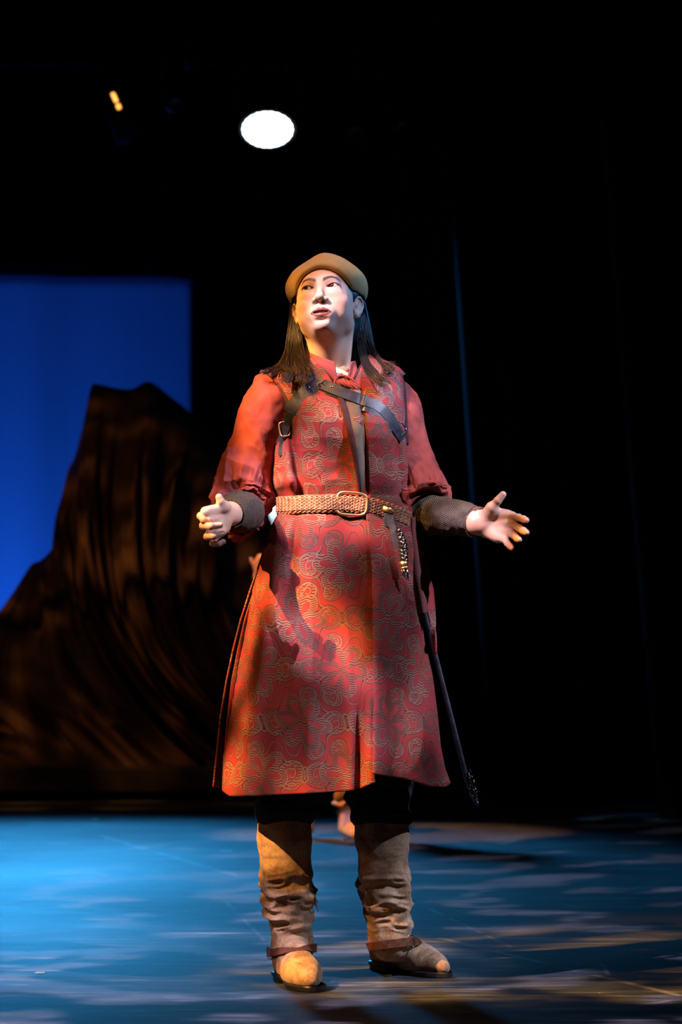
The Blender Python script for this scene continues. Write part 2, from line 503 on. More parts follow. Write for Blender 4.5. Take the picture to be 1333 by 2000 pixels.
def brocade(name, red, red2, thread, thread2):
    m = Mat(name, red, .7, 0, .3)
    vec = m.coord('UV')
    nw = m.nt.nodes.new('ShaderNodeTexNoise'); m.nt.links.new(vec, nw.inputs['Vector'])
    nw.inputs['Scale'].default_value = 14; nw.inputs['Detail'].default_value = 1
    nx, ny, nz = m.xyz(nw.outputs['Color'])
    u, v, _ = m.xyz(vec)
    u = u + (nx - .5) * .022; v = v + (ny - .5) * .022
    a, b = .200, .240
    def cell(ou, ov):
        x = ((u / a + (.5 + ou)).fract() - .5) * a
        y = ((v / b + (.5 + ov)).fract() - .5) * b
        return x, y
    xa, ya = cell(0, 0); xb, yb = cell(.5, .5)
    ra = (xa * xa + ya * ya).sqrt(); rb = (xb * xb + yb * yb).sqrt()
    def flower(x, y, r, k):
        th = y.atan2(x)
        c = (th * (k / 2.0) + .4).cos().abs()
        pet = (c.gt(.80)) * r.gt(.008) * (r - (c - .80) * .06).lt(.036)
        halo = (r - c * .026).lt(.036)
        rim = ((r - c * .026 - .038).abs()).lt(.0011)
        line = ((r - (c - .80) * .06 - .037).abs()).lt(.0012) * c.gt(.76)
        return pet, halo, rim, line
    pa, ha, ia, la = flower(xa, ya, ra, 6.0)
    pb, hb, ib, lb = flower(xb, yb, rb, 6.0)
    echo = ((v + (u * 260.0).sin() * .0016 + (nx - .5) * .02) / .0052).fract().lt(.52)
    echo2 = ((v + (u * 260.0).sin() * .0016 + (nx - .5) * .02 + .0022) / .0052).fract().lt(.34)
    dark = (ha * (1.0 - pa)).mx(hb * (1.0 - pb)) * echo2  # dark lines beside the threads: relief shade put into the colour
    body = (ha * (1.0 - pa)).mx(hb * (1.0 - pb)) * echo
    lines = ia.mx(ib).mx(la).mx(lb)
    # mirrored scrolls between the rosettes
    def scroll(ou, ov, rmax, pitch, sgn):
        x, y = cell(ou, ov)
        xs = x.abs() - .030
        r = (xs * xs + y * y).sqrt(); th = y.atan2(xs) * (sgn / 6.28318)
        ph = (th + r / pitch).fract()
        arm = ph.lt(.14) * r.lt(rmax)
        fill = ph.gt(.45) * ph.lt(.95) * r.lt(rmax) * r.gt(rmax * .35) * echo
        rim = ((r - rmax).abs()).lt(.001)
        dk = (ph.gt(.14) * ph.lt(.20) * r.lt(rmax)).mx(((r - rmax - .0018).abs()).lt(.0009)).mx(ph.gt(.45) * ph.lt(.95) * r.lt(rmax) * r.gt(rmax * .35) * echo2)
        return arm.mx(fill).mx(rim), dk
    sA, dA = scroll(.5, 0, .030, .0165, 1.0); sB, dB = scroll(0, .5, .027, .015, -1.0); sC, dC = scroll(.25, .25, .021, .012, 1.0); sD, dD = scroll(.25, .75, .021, .012, -1.0); sc = sA.mx(sB).mx(sC).mx(sD)
    away = (1.0 - ha) * (1.0 - hb)
    g = (u * (6.28318 / a)).cos() * .8 + (v * (6.28318 / b)).cos() * .8 + ((u * (6.28318 * 3 / a)).cos() * (v * (6.28318 * 2 / b)).cos()) * .7
    vine = ((g.abs() - .50).abs()).lt(.045)
    dark = dark.mx(dA.mx(dB).mx(dC).mx(dD) * away).mx(((g.abs() - .59).abs()).lt(.035) * away)
    mask = body.mx(lines).mx(sc * away).mx(vine * away * .9)
    big = m.noise(vec, 5.0, 2)
    base = m.mix(big.step(.35, .65), red, red2)
    thr = m.mix(m.noise(vec, 9.0, 2).step(.4, .6), thread, thread2)
    m.set('Base Color', m.mix(mask * .85, m.mix(dark * (1.0 - mask) * .8, base, (.035, .012, .010)), thr))
    m.bump(mask + m.noise(vec, 900, 1) * .2, .9, .0030)
    m.set('Roughness', mask * -.22 + .72)
    return m.m
M_brocade = brocade('red_brocade', (.30, .028, .022), (.22, .020, .026), (.24, .15, .10), (.11, .06, .04))

def suede(name, c, c2):
    m = Mat(name, c, .95, 0, .12)
    v = m.coord()
    m.set('Base Color', m.mix((m.noise(v, 22, 5, .6, .6) + m.noise(v, 180, 3) * .35).step(.45, .85), c, c2))
    m.bump(m.noise(v, 420, 3), .35, .001)
    m.b.inputs['Sheen Weight'].default_value = .12
    return m.m
M_boot = suede('tan_suede', (.19, .098, .046), (.42, .29, .18))
M_cap = suede('tan_wool_felt', (.40, .27, .09), (.46, .33, .13))
M_placket = suede('brown_lining', (.10, .068, .045), (.15, .105, .07))
M_bgboot = suede('amber_suede', (.40, .20, .07), (.50, .27, .11))

def knit(name, c, c2):
    m = Mat(name, c, .95, 0, .1)
    vec = m.coord('UV'); u, v, _ = m.xyz(vec)
    cellu = (u / .0045 + ((v / .0038).op('FLOOR')) * .5).fract() - .5
    cellv = (v / .0038).fract() - .5
    d = (cellu * cellu + cellv * cellv).sqrt()
    hole = d.step(.18, .48)
    m.set('Base Color', m.mix(hole, c, c2))
    m.bump(1.0 - hole, .8, .003)
    return m.m
M_knit = knit('grey_brown_knit', (.21, .17, .13), (.045, .036, .03))

def skin_mat():
    m = Mat('skin', (.7, .45, .33), .48, 0, .4)
    a = m.nt.nodes.new('ShaderNodeVertexColor'); a.layer_name = 'Col'
    n = m.noise(m.coord(), 300, 3)
    m.set('Base Color', m.mix(n.step(.3, .8) * .10, a.outputs[0], (.55, .28, .2)))
    m.bump(m.noise(m.coord(), 900, 2), .12, .0006)
    m.b.inputs['Subsurface Weight'].default_value = .12
    m.b.inputs['Subsurface Radius'].default_value = (.008, .003, .0015)
    m.b.inputs['Subsurface Scale'].default_value = .5
    return m.m
M_skin = skin_mat()
def colour_attr(name, rough, spec=.5):
    m = Mat(name, (1, 1, 1), rough, 0, spec)
    a = m.nt.nodes.new('ShaderNodeVertexColor'); a.layer_name = 'Col'
    m.set('Base Color', a.outputs[0]); return m.m
M_eye = colour_attr('eye', .08, .6)
M_hair = colour_attr('dark_brown_hair', .40, .4)

# ------------------------------------------------------------------ the stage
def plane(name, pts, mat, **k):
    me = bpy.data.meshes.new(name); me.from_pydata([tuple(p) for p in pts], [], [tuple(range(len(pts)))]); me.update()
    return obj(name, me, mat, None, False)
fm = Mat('painted_stage_floor', (.03, .035, .045), .42, 0, .16)
fv = fm.coord()
streak = fm.noise(fm.coord('Object', (.7, 5.5, 1)), 2.2, 5, .65, .5)
fine = fm.noise(fm.coord('Object', (1.5, 20, 1)), 6, 4, .7)
patch = fm.noise(fm.coord('Object', (1, 1, 1)), 1.1, 4, .6, .4)
fx, fy, fz = fm.xyz(fv)
def scuff(x0, y0, x1, y1, w):
    L = math.hypot(x1 - x0, y1 - y0); tx, ty = (x1 - x0) / L, (y1 - y0) / L
    al = (fx - x0) * tx + (fy - y0) * ty; ac = ((fx - x0) * -ty + (fy - y0) * tx).abs()
    return ac.lt(w) * al.gt(0.0) * al.lt(L)
sl = None
for (ax_, ay_, bx_, by_, w_) in [(195, 1632, 470, 1712, .02), (860, 1832, 1333, 1945, .012), (840, 1775, 1000, 1850, .007), (440, 1760, 520, 1840, .006), (1175, 1880, 1190, 1905, .006), (890, 1890, 940, 1897, .004), (0, 1830, 120, 1815, .01), (1100, 1990, 1333, 1950, .006), (60, 1720, 300, 1700, .008), (900, 1650, 1200, 1640, .02)]:
    A = FL(ax_, ay_); B = FL(bx_, by_); q = scuff(A[0], A[1], B[0], B[1], w_)
    sl = q if sl is None else sl.mx(q)
mixf = (streak.step(.42, .68) * .7 + fine.step(.42, .72) * .9) * (patch.step(.3, .7) * .7 + .3)
wisp = fm.noise(fm.coord('Object', (.55, 8, 1)), 3.5, 4, .6, 1.2).step(.50, .66)
c1 = fm.mix((mixf * (wisp * .8 + .35)), (.010, .014, .021), (.24, .25, .265))
fleck = fm.noise(fv, 34, 1).step(.79, .82)
c2 = fm.mix((sl * fm.noise(fv, 8, 3).step(.35, .65) * .24).mx(fleck * .7), c1, (.40, .42, .42))
fm.set('Base Color', c2)
fm.set('Roughness', streak * .25 + .42)
fm.bump(streak + fine * .5, .25, .004)
floor = plane('floor', [(-9, -7, 0), (9, -7, 0), (9, 17, 0), (-9, 17, 0)], fm.m); tag(floor, None, None, kind='structure')
wall_b = plane('wall_back', [(-9, 17, 0), (9, 17, 0), (9, 17, 9), (-9, 17, 9)], M_hidden); tag(wall_b, None, None, kind='structure')
for nm, x in (('wall_left', -9), ('wall_right', 9)):
    w = plane(nm, [(x, -7, 0), (x, 17, 0), (x, 17, 9), (x, -7, 9)], M_hidden); tag(w, None, None, kind='structure')
cl = plane('ceiling', [(-9, -7, 9), (9, -7, 9), (9, 17, 9), (-9, 17, 9)], M_hidden); tag(cl, None, None, kind='structure')

def drape(name, pts, zt, zb, amp, wl, mat, seed, skew=(0, 0), nz=60, step=.012):
    """hanging cloth along a ground polyline; skew shifts the foot sideways (x, y)"""
    P = np.asarray(pts, float); seg = np.linalg.norm(np.diff(P, axis=0), axis=1); n = max(int(seg.sum() / step), 20)
    L = np.r_[0, np.cumsum(seg)]; s = np.linspace(0, L[-1], n)
    x = np.interp(s, L, P[:, 0]); y = np.interp(s, L, P[:, 1])
    tx = np.gradient(x); ty = np.gradient(y); l = np.hypot(tx, ty); nx_, ny_ = -ty / l, tx / l
    z = np.linspace(zt, zb, nz)
    V = np.zeros((nz, n, 3))
    ph = s / wl * 2 * np.pi + 1.6 * vnoise(np.stack([s * 1.3, 0 * s, 0 * s + seed], -1), seed)
    for i, zz in enumerate(z):
        t = (zt - zz) / (zt - zb)
        d = amp * (np.sin(ph + .3 * t * np.sin(s * 2)) + .35 * np.sin(2.3 * ph + 1 + t)) * (.6 + .4 * t)
        V[i] = np.stack([x + nx_ * d + skew[0] * t, y + ny_ * d + skew[1] * t, 0 * x + zz], -1)
    me = mesh_from(name, V.reshape(-1, 3), grid_faces(nz, n))
    o = obj(name, me, mat); solid(o, .008, 0); return o

# blue backdrop, its black masking, the side curtains
cyc_m = Mat('blue_lit_muslin', (.62, .66, .75), .95, 0, .05)
cv = cyc_m.coord(); cyc_m.bump(cyc_m.noise(cyc_m.coord('Object', (4, 1, .4)), 3, 3), .3, .03)
r1 = W(374, 545, 15.9); l1 = W(-60, 512, 15.9)
n_ = 90; m_ = 40
Vc = np.zeros((m_, n_, 3))
for i in range(m_):
    t = i / (m_ - 1)
    for j in range(n_):
        s_ = j / (n_ - 1)
        top = l1[2] * (1 - s_) + r1[2] * s_ + .02 * math.sin(s_ * 7)
        xx = -6.4 + (r1[0] + 6.4) * s_ + .035 * t * s_
        Vc[i, j] = (xx, 15.9 + .035 * math.sin(xx * 5 + math.sin(xx * 2) * 2) * (.4 + .6 * t), top * (1 - t) + .02 * t)
back = obj('backdrop_cloth', mesh_from('backdrop_cloth', Vc.reshape(-1, 3), grid_faces(m_, n_)), cyc_m.m); solid(back, .006, 1)
tag(back, 'plain blue-lit backdrop cloth hanging behind the draped mountain', 'backdrop')
o = drape('border_curtain', [(-8.5, 13.2), (8.5, 13.2)], 8.8, 4.9, .05, .5, M_black, 3)
# its foot follows the top edge seen in the photograph
c_a = W(-60, 514, 13.2); c_b = W(374, 545, 13.2)
co = np.empty(len(o.data.vertices) * 3, np.float32); o.data.vertices.foreach_get('co', co); co = co.reshape(-1, 3)
foot = np.interp(co[:, 0], [c_a[0], c_b[0], 8.5], [c_a[2], c_b[2], c_b[2] - .1])
co[:, 2] = 8.8 + (co[:, 2] - 8.8) * (8.8 - foot) / (8.8 - 4.9); o.data.vertices.foreach_set('co', co.ravel())
tag(o, 'black border curtain hanging across the top above the blue backdrop', 'curtain')
p0 = W(379, 800, 13.0)
o = drape('leg_curtain', [(p0[0] + .0, 13.0), (p0[0] + 2.6, 13.0), (p0[0] + 5.2, 13.0), (8.5, 13.0)], 8.6, .02, .05, .42, M_black, 9)
tag(o, 'black curtain hanging behind the performer, right of the blue backdrop', 'curtain')
a0 = FL(985, 1578); a1 = W(912, 560, a0[1])
sk = a0[0] - a1[0]
h1 = a1[2]
def leg(px_foot, py_foot, px_up, py_up, width, seed, label, away=0.5):
    f = FL(px_foot, py_foot); u_ = W(px_up, py_up, f[1]); sl_ = (f[0] - u_[0]) / u_[2]
    ztop = 8.4; sx = sl_ * ztop
    o = drape('leg_curtain', [(f[0] - sx + .10, f[1] + .26), (f[0] - sx + .01, f[1] + .20), (f[0] - sx, f[1] + .02), (f[0] - sx + .25, f[1] - .05), (f[0] - sx + width, f[1] + away)], ztop, .015, .06, .36, M_black, seed, (sx, 0))
    tag(o, label, 'curtain'); return o
leg(984, 1578, 912, 560, 2.9, 21, 'black side curtain right of the performer with a blue-lit edge')
leg(1316, 1606, 1222, 560, 2.4, 33, 'black side curtain at the right edge of the picture with a brown sheen')

# riser under the mountain
y0 = FL(0, 1564)[1]; xl = W(-160, 1500, y0)[0]; xr = FL(905, 1562)[0]
zt = W(200, 1499, y0)[2]
rm = Mat('dark_riser_paint', (.035, .026, .02), .7, 0, .3)
rm.set('Base Color', rm.mix(rm.noise(rm.coord(), 2.5, 4).step(.35, .65), (.02, .015, .012), (.06, .045, .03)))
mb = MB(); mb.add(*box(((xl + xr) / 2, y0 + 1.1, zt / 2 + .03), (xr - xl, 2.2, zt - .06)))
ris = mb.build('stage_riser', rm.m, None, False); bevel(ris, .012)
mb = MB(); mb.add(*box(((xl + xr) / 2, y0 + 1.1, .015), (xr - xl - .1, 2.1, .03))); mb.build('plinth', M_hidden, ris, False)
tag(ris, 'long low dark riser along the back of the stage under the draped mountain', 'platform')

# draped mountain: cloth from a ridge down to the riser, front and back
top = [(-110, 1420), (-60, 1330), (0, 1235), (22, 1188), (55, 1110), (82, 1092), (108, 1062), (126, 1010), (134, 955), (131, 925), (145, 893), (160, 840), (172, 782), (180, 752), (200, 752), (222, 757), (256, 760), (285, 746), (302, 750), (330, 772), (362, 797), (400, 832), (440, 872), (490, 925), (540, 990), (590, 1080), (640, 1180), (690, 1300), (730, 1400), (770, 1480)]
bot = [(x, 1499) for x in (-260, -190, -110, -30, 60, 120, 180, 235, 285, 325, 365, 400, 430, 460, 485, 510, 535, 560, 585, 610, 635, 660, 685, 710, 730, 750, 768, 784, 800, 815)]
NS, NT = 560, 220
Yr = y0 + 1.05
Rg = np.array([W(p[0], p[1], Yr) for p in top]); Bg = np.array([W(p[0], p[1], y0 + .12) for p in bot]); Bg[:, 2] = zt
Rg = spline(Rg, NS); Bg = spline(Bg, NS)
s_ = np.linspace(0, 1, NS)[None, :]; t_ = np.linspace(0, 1, NT)[:, None]
P = Rg[None] * (1 - t_[..., None]) + Bg[None] * t_[..., None]
hgt = (Rg[:, 2] - zt)[None]
P[..., 0] += .45 * np.sin(np.pi * t_) * (hgt / 3) * -1.0           # folds sweep in a slack curve
P[..., 1] -= .34 * np.sin(np.pi * t_ ** .8) * sstep(hgt, 0, 1.5)
P[..., 2] -= .30 * np.sin(np.pi * t_) * (hgt / 3)
P[..., 2] = np.maximum(P[..., 2], zt + .004)
q = np.stack([s_ * 17 + .8 * np.sin(t_ * 3 + s_ * 8), t_ * 1.3 + 0 * s_, 0 * (s_ + t_)], -1)
fold = ridge(q, 4, 2)
q2 = np.stack([s_ * 44 + t_ * 2, t_ * 2.5 + 0 * s_, 0 * (s_ + t_) + 3], -1)
ampf = sstep(t_, 0.0, .25) * (.35 + .65 * sstep(1 - t_, 0.02, .3))
disp = .15 * fold * ampf + .028 * ridge(q2, 8, 2) * ampf
P[..., 1] -= disp; P[..., 2] += disp * .35
P[..., 2] = np.maximum(P[..., 2], zt + .004)
P[-1, :, 2] = zt + .004
B2 = P[::-1].copy(); B2[..., 1] = Yr + (Yr - B2[..., 1]) * .55 + .04
B2 = B2[:-1]
ALL = np.concatenate([B2, P[1:]], 0) if False else np.concatenate([B2, P], 0)
mm = Mat('brown_drape_cloth', (.10, .05, .03), .75, 0, .25)
mm.set('Base Color', mm.mix(mm.noise(mm.coord(), 1.6, 4).step(.3, .7), (.06, .03, .018), (.13, .07, .04)))
mm.bump(mm.noise(mm.coord(), 60, 2), .2, .004)
mt = obj('draped_mountain', mesh_from('draped_mountain', ALL.reshape(-1, 3), grid_faces(ALL.shape[0], NS)), mm.m)
tag(mt, 'tall peaked mountain of dark brown draped cloth on the riser', 'stage scenery')

# lamps overhead
PIPEY, PIPEZ = 8.35, W(523, 190, 8.1)[2] + .3
def can_lamp(name, lens_px, Y, rad, axis, lens_mat, label, n_scal=22, yoke=True, small=False):
    c = W(lens_px[0], lens_px[1], Y); ax_ = norm(axis)
    q = Vector(ax_).to_track_quat('Z', 'Y').to_matrix(); q = np.array(q)
    def tr(V): return np.asarray(V) @ q.T + c
    root = empty(name, c)
    def off(V): return tr(V) - c
    prof = [(rad * 1.12, .0), (rad * 1.16, -.02), (rad * 1.16, -.10), (rad * .95, -.16), (rad * .9, -.30), (rad * .6, -.36), (0.001, -.37)]
    k = 40; th = np.linspace(0, 2 * np.pi, k, endpoint=False)
    V = np.array([[(r_ * math.cos(a), r_ * math.sin(a), z_) for a in th] for r_, z_ in prof]).reshape(-1, 3)
    mb = MB(); mb.add(off(V), grid_faces(len(prof), k, True)); mb.build('housing', M_hidden, root)
    # scalloped lens: cluster of round cells merging at the rim
    kk = n_scal * 12; a = np.linspace(0, 2 * np.pi, kk, endpoint=False)
    rr = rad * (.955 + .05 * np.abs(np.cos(a * n_scal / 2)) ** .6)
    rings = [(1, .0), (.98, .006), (.6, .012), (.001, .014)]
    V = np.array([[(rr[i] * f * math.cos(a[i]), rr[i] * f * math.sin(a[i]), z_) for i in range(kk)] for f, z_ in rings]).reshape(-1, 3)
    mb = MB(); mb.add(off(V), grid_faces(len(rings), kk, True)); mb.build('lens', lens_mat, root)
    if yoke:
        yk = spline([(-rad * 1.3, 0, -.12), (-rad * 1.3, .12, -.12), (-rad * 1.1, .34, -.14), (0, .4, -.15), (rad * 1.1, .34, -.14), (rad * 1.3, .12, -.12), (rad * 1.3, 0, -.12)], 40)
        mb = MB(); mb.add(*tube(off(yk), .014, 8)); mb.build('yoke', M_hidden, root)
        hk = q @ np.array([0, .4, -.15])
        mb = MB(); mb.add(*tube(np.array([hk, (hk[0], PIPEY - Y, PIPEZ - c[2] - .05)]), .012, 8)); mb.add(*box((hk[0], PIPEY - Y, PIPEZ - c[2] - .036), (.05, .05, .022))); mb.build('clamp', M_hidden, root)
    tag(root, label, 'stage light'); return root
def emis(name, c, s):
    m = Mat(name, (0, 0, 0), .4); m.b.inputs['Emission Color'].default_value = (*c, 1); m.b.inputs['Emission Strength'].default_value = s; return m.m
can_lamp('stage_lamp', (523, 253), 8.0, .154, (.02, -.47, -.88), emis('white_lamp_glow', (.80, .93, 1.0), 9), 'round stage lamp shining white overhead, upper middle')
# small lamp seen from the side: light leaks amber through two slots
c = W(229, 203, 8.2)
root = empty('stage_lamp', c); tag(root, 'dark stage lamp glowing amber through two slots, upper left', 'stage light')
ang = R(-24)
rot = np.array([[math.cos(ang), 0, math.sin(ang)], [0, 1, 0], [-math.sin(ang), 0, math.cos(ang)]])
mb = MB(); V, F, U = tube(np.array([(0, .05, -.22), (0, .05, .18)]), np.array([.10, .085]), 28, (0, 1, 0)); mb.add(V @ rot.T, F, U); mb.build('housing', M_hidden, root)
mb = MB(); mb.add(*tube(np.array([(0, .1, .1), (0, PIPEY - c[1], PIPEZ - c[2] - .05)]), .012, 8)); mb.add(*box((0, PIPEY - c[1], PIPEZ - c[2] - .036), (.05, .05, .022))); mb.build('clamp', M_hidden, root)
am = emis('amber_lamp_leak', (1.0, .42, .08), 2.2)
mb = MB()
mb.add(*[a for a in box(np.array(rot @ np.array([0, -.055, .028])), (.026, .02, .066), rot)])
sl_a = mb.build('slot', am, root, False); bevel(sl_a, .009, 3)
mb = MB(); mb.add(*box(np.array(rot @ np.array([0, -.055, -.035])), (.028, .02, .036), rot)); sl_b = mb.build('slot', am, root, False); bevel(sl_b, .009, 3)
# lighting pipe and unlit lamps on it
mb = MB(); mb.add(*tube(np.array([(x, PIPEY, PIPEZ) for x in np.linspace(-6, 6, 20)]), .024, 12)); pipe = mb.build('lighting_pipe', M_hidden); tag(pipe, 'dark horizontal lighting pipe above the stage lamps', 'pipe')
lens_dark = Mat('dark_lens', (.02, .022, .03), .15, 0, .6).m
for i, (px_, py_) in enumerate([(345, 205), (700, 262), (792, 250)]):
    can_lamp('stage_lamp', (px_, py_), 8.1, .07, (.1, -.5, -.85), lens_dark, ['unlit small stage lamp between the amber and the white lamp', 'unlit small stage lamp, first to the right of the white lamp', 'unlit small stage lamp, furthest right on the lighting pipe'][i], 12, True)

# bits of tape on the floor
tape = Mat('pale_tape', (.55, .62, .60), .6).m
for (px_, py_, w_, d_, a_, lab) in [(443, 1663, .055, .035, 5, 'small pale tape mark on the floor left of the performer'), (185, 1600, .045, .03, 20, 'tiny pale scrap on the floor near the riser at far left'), (78, 1901, .022, .03, 0, 'tiny pale scrap on the floor at lower left'), (148, 1640, .02, .02, 40, 'tiny pale speck on the floor behind the left floor patches')]:
    p = FL(px_, py_); an = R(a_); rr_ = np.array([[math.cos(an), -math.sin(an), 0], [math.sin(an), math.cos(an), 0], [0, 0, 1]])
    mb = MB(); mb.add(*box((p[0], p[1], .0012), (w_, d_, .0016), rr_)); t = mb.build('tape_mark', tape, None, False)
    tag(t, lab, 'tape')

# ================================================================== THE PERFORMER
# ---- head, in its own frame (metres; face looks towards -y)
def rotm(yaw, pitch, roll):
    return np.array(Matrix.Rotation(yaw, 3, 'Z') @ Matrix.Rotation(pitch, 3, 'X') @ Matrix.Rotation(roll, 3, 'Y'))
HR = rotm(R(-10), R(-15), R(-5))
eye_t = W(625.5, 560, -.085)
HT = eye_t - HR @ np.array([0, -.080, 0.0])
def h2w(V): return np.asarray(V) @ HR.T + HT
def w2h(V): return (np.asarray(V) - HT) @ HR
mm_ = .001
f = Field((-.098, -.130, -.215), (.098, .125, .140), .00125)
def E(c, r, k=0, mode='u', rot=None): f.ell(np.array(c) * mm_, np.array(r) * mm_, k * mm_, rot, mode)
def K(a, b, ra, rb=None, k=0, mode='u'): f.cap(np.array(a) * mm_, np.array(b) * mm_, ra * mm_, (ra if rb is None else rb) * mm_, k * mm_, mode)
E((0, 18, 36), (73, 90, 78))                                 # cranium
E((0, -13, 8), (64, 70, 64), 18)                            # forehead
E((0, -20, -32), (63, 61, 62), 22)                           # mid face
E((0, -27, -64), (47, 50, 42), 22)                           # jaw
E((0, -66, -94), (19, 16, 15), 20)                           # chin
for sx in (-1, 1):
    E((sx * 47, -4, -62), (14, 24, 24), 22)
    E((sx * 40, -42, -52), (19, 22, 24), 20)                  # jaw corner
    E((sx * 40, -54, -32), (21, 20, 20), 16)                 # cheek
    E((sx * 20, -73, 20), (17, 8, 8), 20)                    # brow
    E((sx * 28, -92, -3), (15, 12, 11), 12, 's')              # socket
    E((sx * 31, -68.5, 0), (15.0, 13.3, 13.1), 7)            # lids
    E((sx * 31, -70, -15), (17, 8, 8), 14)                    # under-eye fullness
K((0, -78, 6), (0, -95, -31), 5.4, 8.6, 10)                   # nose bridge
E((0, -96.5, -34.5), (10.5, 9.8, 8.6), 6)                       # tip
for sx in (-1, 1):
    E((sx * 12.8, -87, -38.5), (7.8, 9.8, 7.0), 5)           # wing
K((0, -90, -45), (0, -97, -41), 3.2, 3.2, 3)
for sx in (-1, 1):
    E((sx * 7.6, -92.5, -45.5), (4.4, 6.0, 5.6), 1.5, 's')   # nostril
E((0, -73, -66), (29, 16, 22), 14)                           # muzzle
E((0, -94, -54), (3.0, 4, 8), 6, 's')                        # philtrum
for sx in (-1, 1):
    K((sx * 4.5, -87.3, -61.5), (sx * 14, -84, -63.0), 3.8, 3.4, 4)
    K((sx * 14, -84, -63.0), (sx * 26, -75.5, -70), 3.4, 1.6, 4)
    K((0, -83.6, -76), (sx * 12, -82, -74.2), 4.6, 4.0, 3)
    K((sx * 12, -82, -74.2), (sx * 24, -75.5, -70.5), 4.2, 1.6, 3)
K((-4.5, -87.3, -61.7), (4.5, -87.3, -61.7), 3.5, 3.5, 2)
E((0, -90, -69.4), (20, 14, 2.7), 1.2, 's')                  # parted lips
E((0, -84, -88), (16, 6, 4), 8, 's')                         # under the lip
for sx in (-1, 1):
    # ear
    er = rotm(R(sx * -22), R(-8), 0)
    def q(p): return (sx * (p[0] + 2.5), p[1], p[2] * .92 - 10)
    E(q((71, 13, -9)), (5.5, 18, 28), 4, 'u', er)
    pts = [(67, -2, 2), (73, 4, 15), (78, 15, 18), (82, 25, 12), (82, 28, -2), (78, 23, -18), (72, 12, -30), (67, 4, -35)]
    for i in range(len(pts) - 1): K(q(pts[i]), q(pts[i + 1]), 3.1, 3.1, 2)
    E(q((69, 5, -35)), (5, 7, 7.5), 4)
    E(q((79, 13, -4)), (6, 8.5, 15), 2, 's', er)
    E(q((76, 9, -12)), (7, 5.5, 8), 2, 's', er)
    K(q((69, 0, -14)), q((70, 0, -7)), 3.2, 3.2, 2)
# neck into the chest
nb = w2h(W(646, 735, .045)); nb2 = w2h(W(653, 790, .07))
f.cap((0, .018, -.055), nb, .049, .050, .012)
f.cap((.0, -.02, -.085), nb, .030, .040, .03)
for s0, e0 in ((-1, (640, 738)), (1, (676, 738))):
    f.cap(np.array((s0 * .052, .02, -.05)), w2h(W(e0[0], e0[1], -.02)), .010, .008, .018)   # neck muscle
cb = w2h(W(655, 775, .0))
f.ell(cb, (.125, .075, .055), .03, HR.T)
for sx in (-1, 1):
    # almond eye opening
    c0 = np.array((sx * 31, -68.5, 0)) * mm_
    def almond(Xg, Yg, Zg, c0=c0, sx=sx):
        dx = (Xg - c0[0]) / .0145
        z = Zg - c0[2] - dx * sx * .0012
        top_ = .0050 * (1 - np.clip(np.abs(dx), 0, 2) ** 2.0) + .0003
        bot_ = -.0040 * (1 - np.clip(np.abs(dx), 0, 2) ** 2.2)
        return np.maximum(np.maximum(z - top_, bot_ - z), np.maximum(Yg - (-.070), -.095 - Yg))
    f.fn(c0 - .024, c0 + .024, almond, 0.0006, 's')
Vh, Fh = f.nets()
Vh = relax(Vh, Fh, 1, .35)
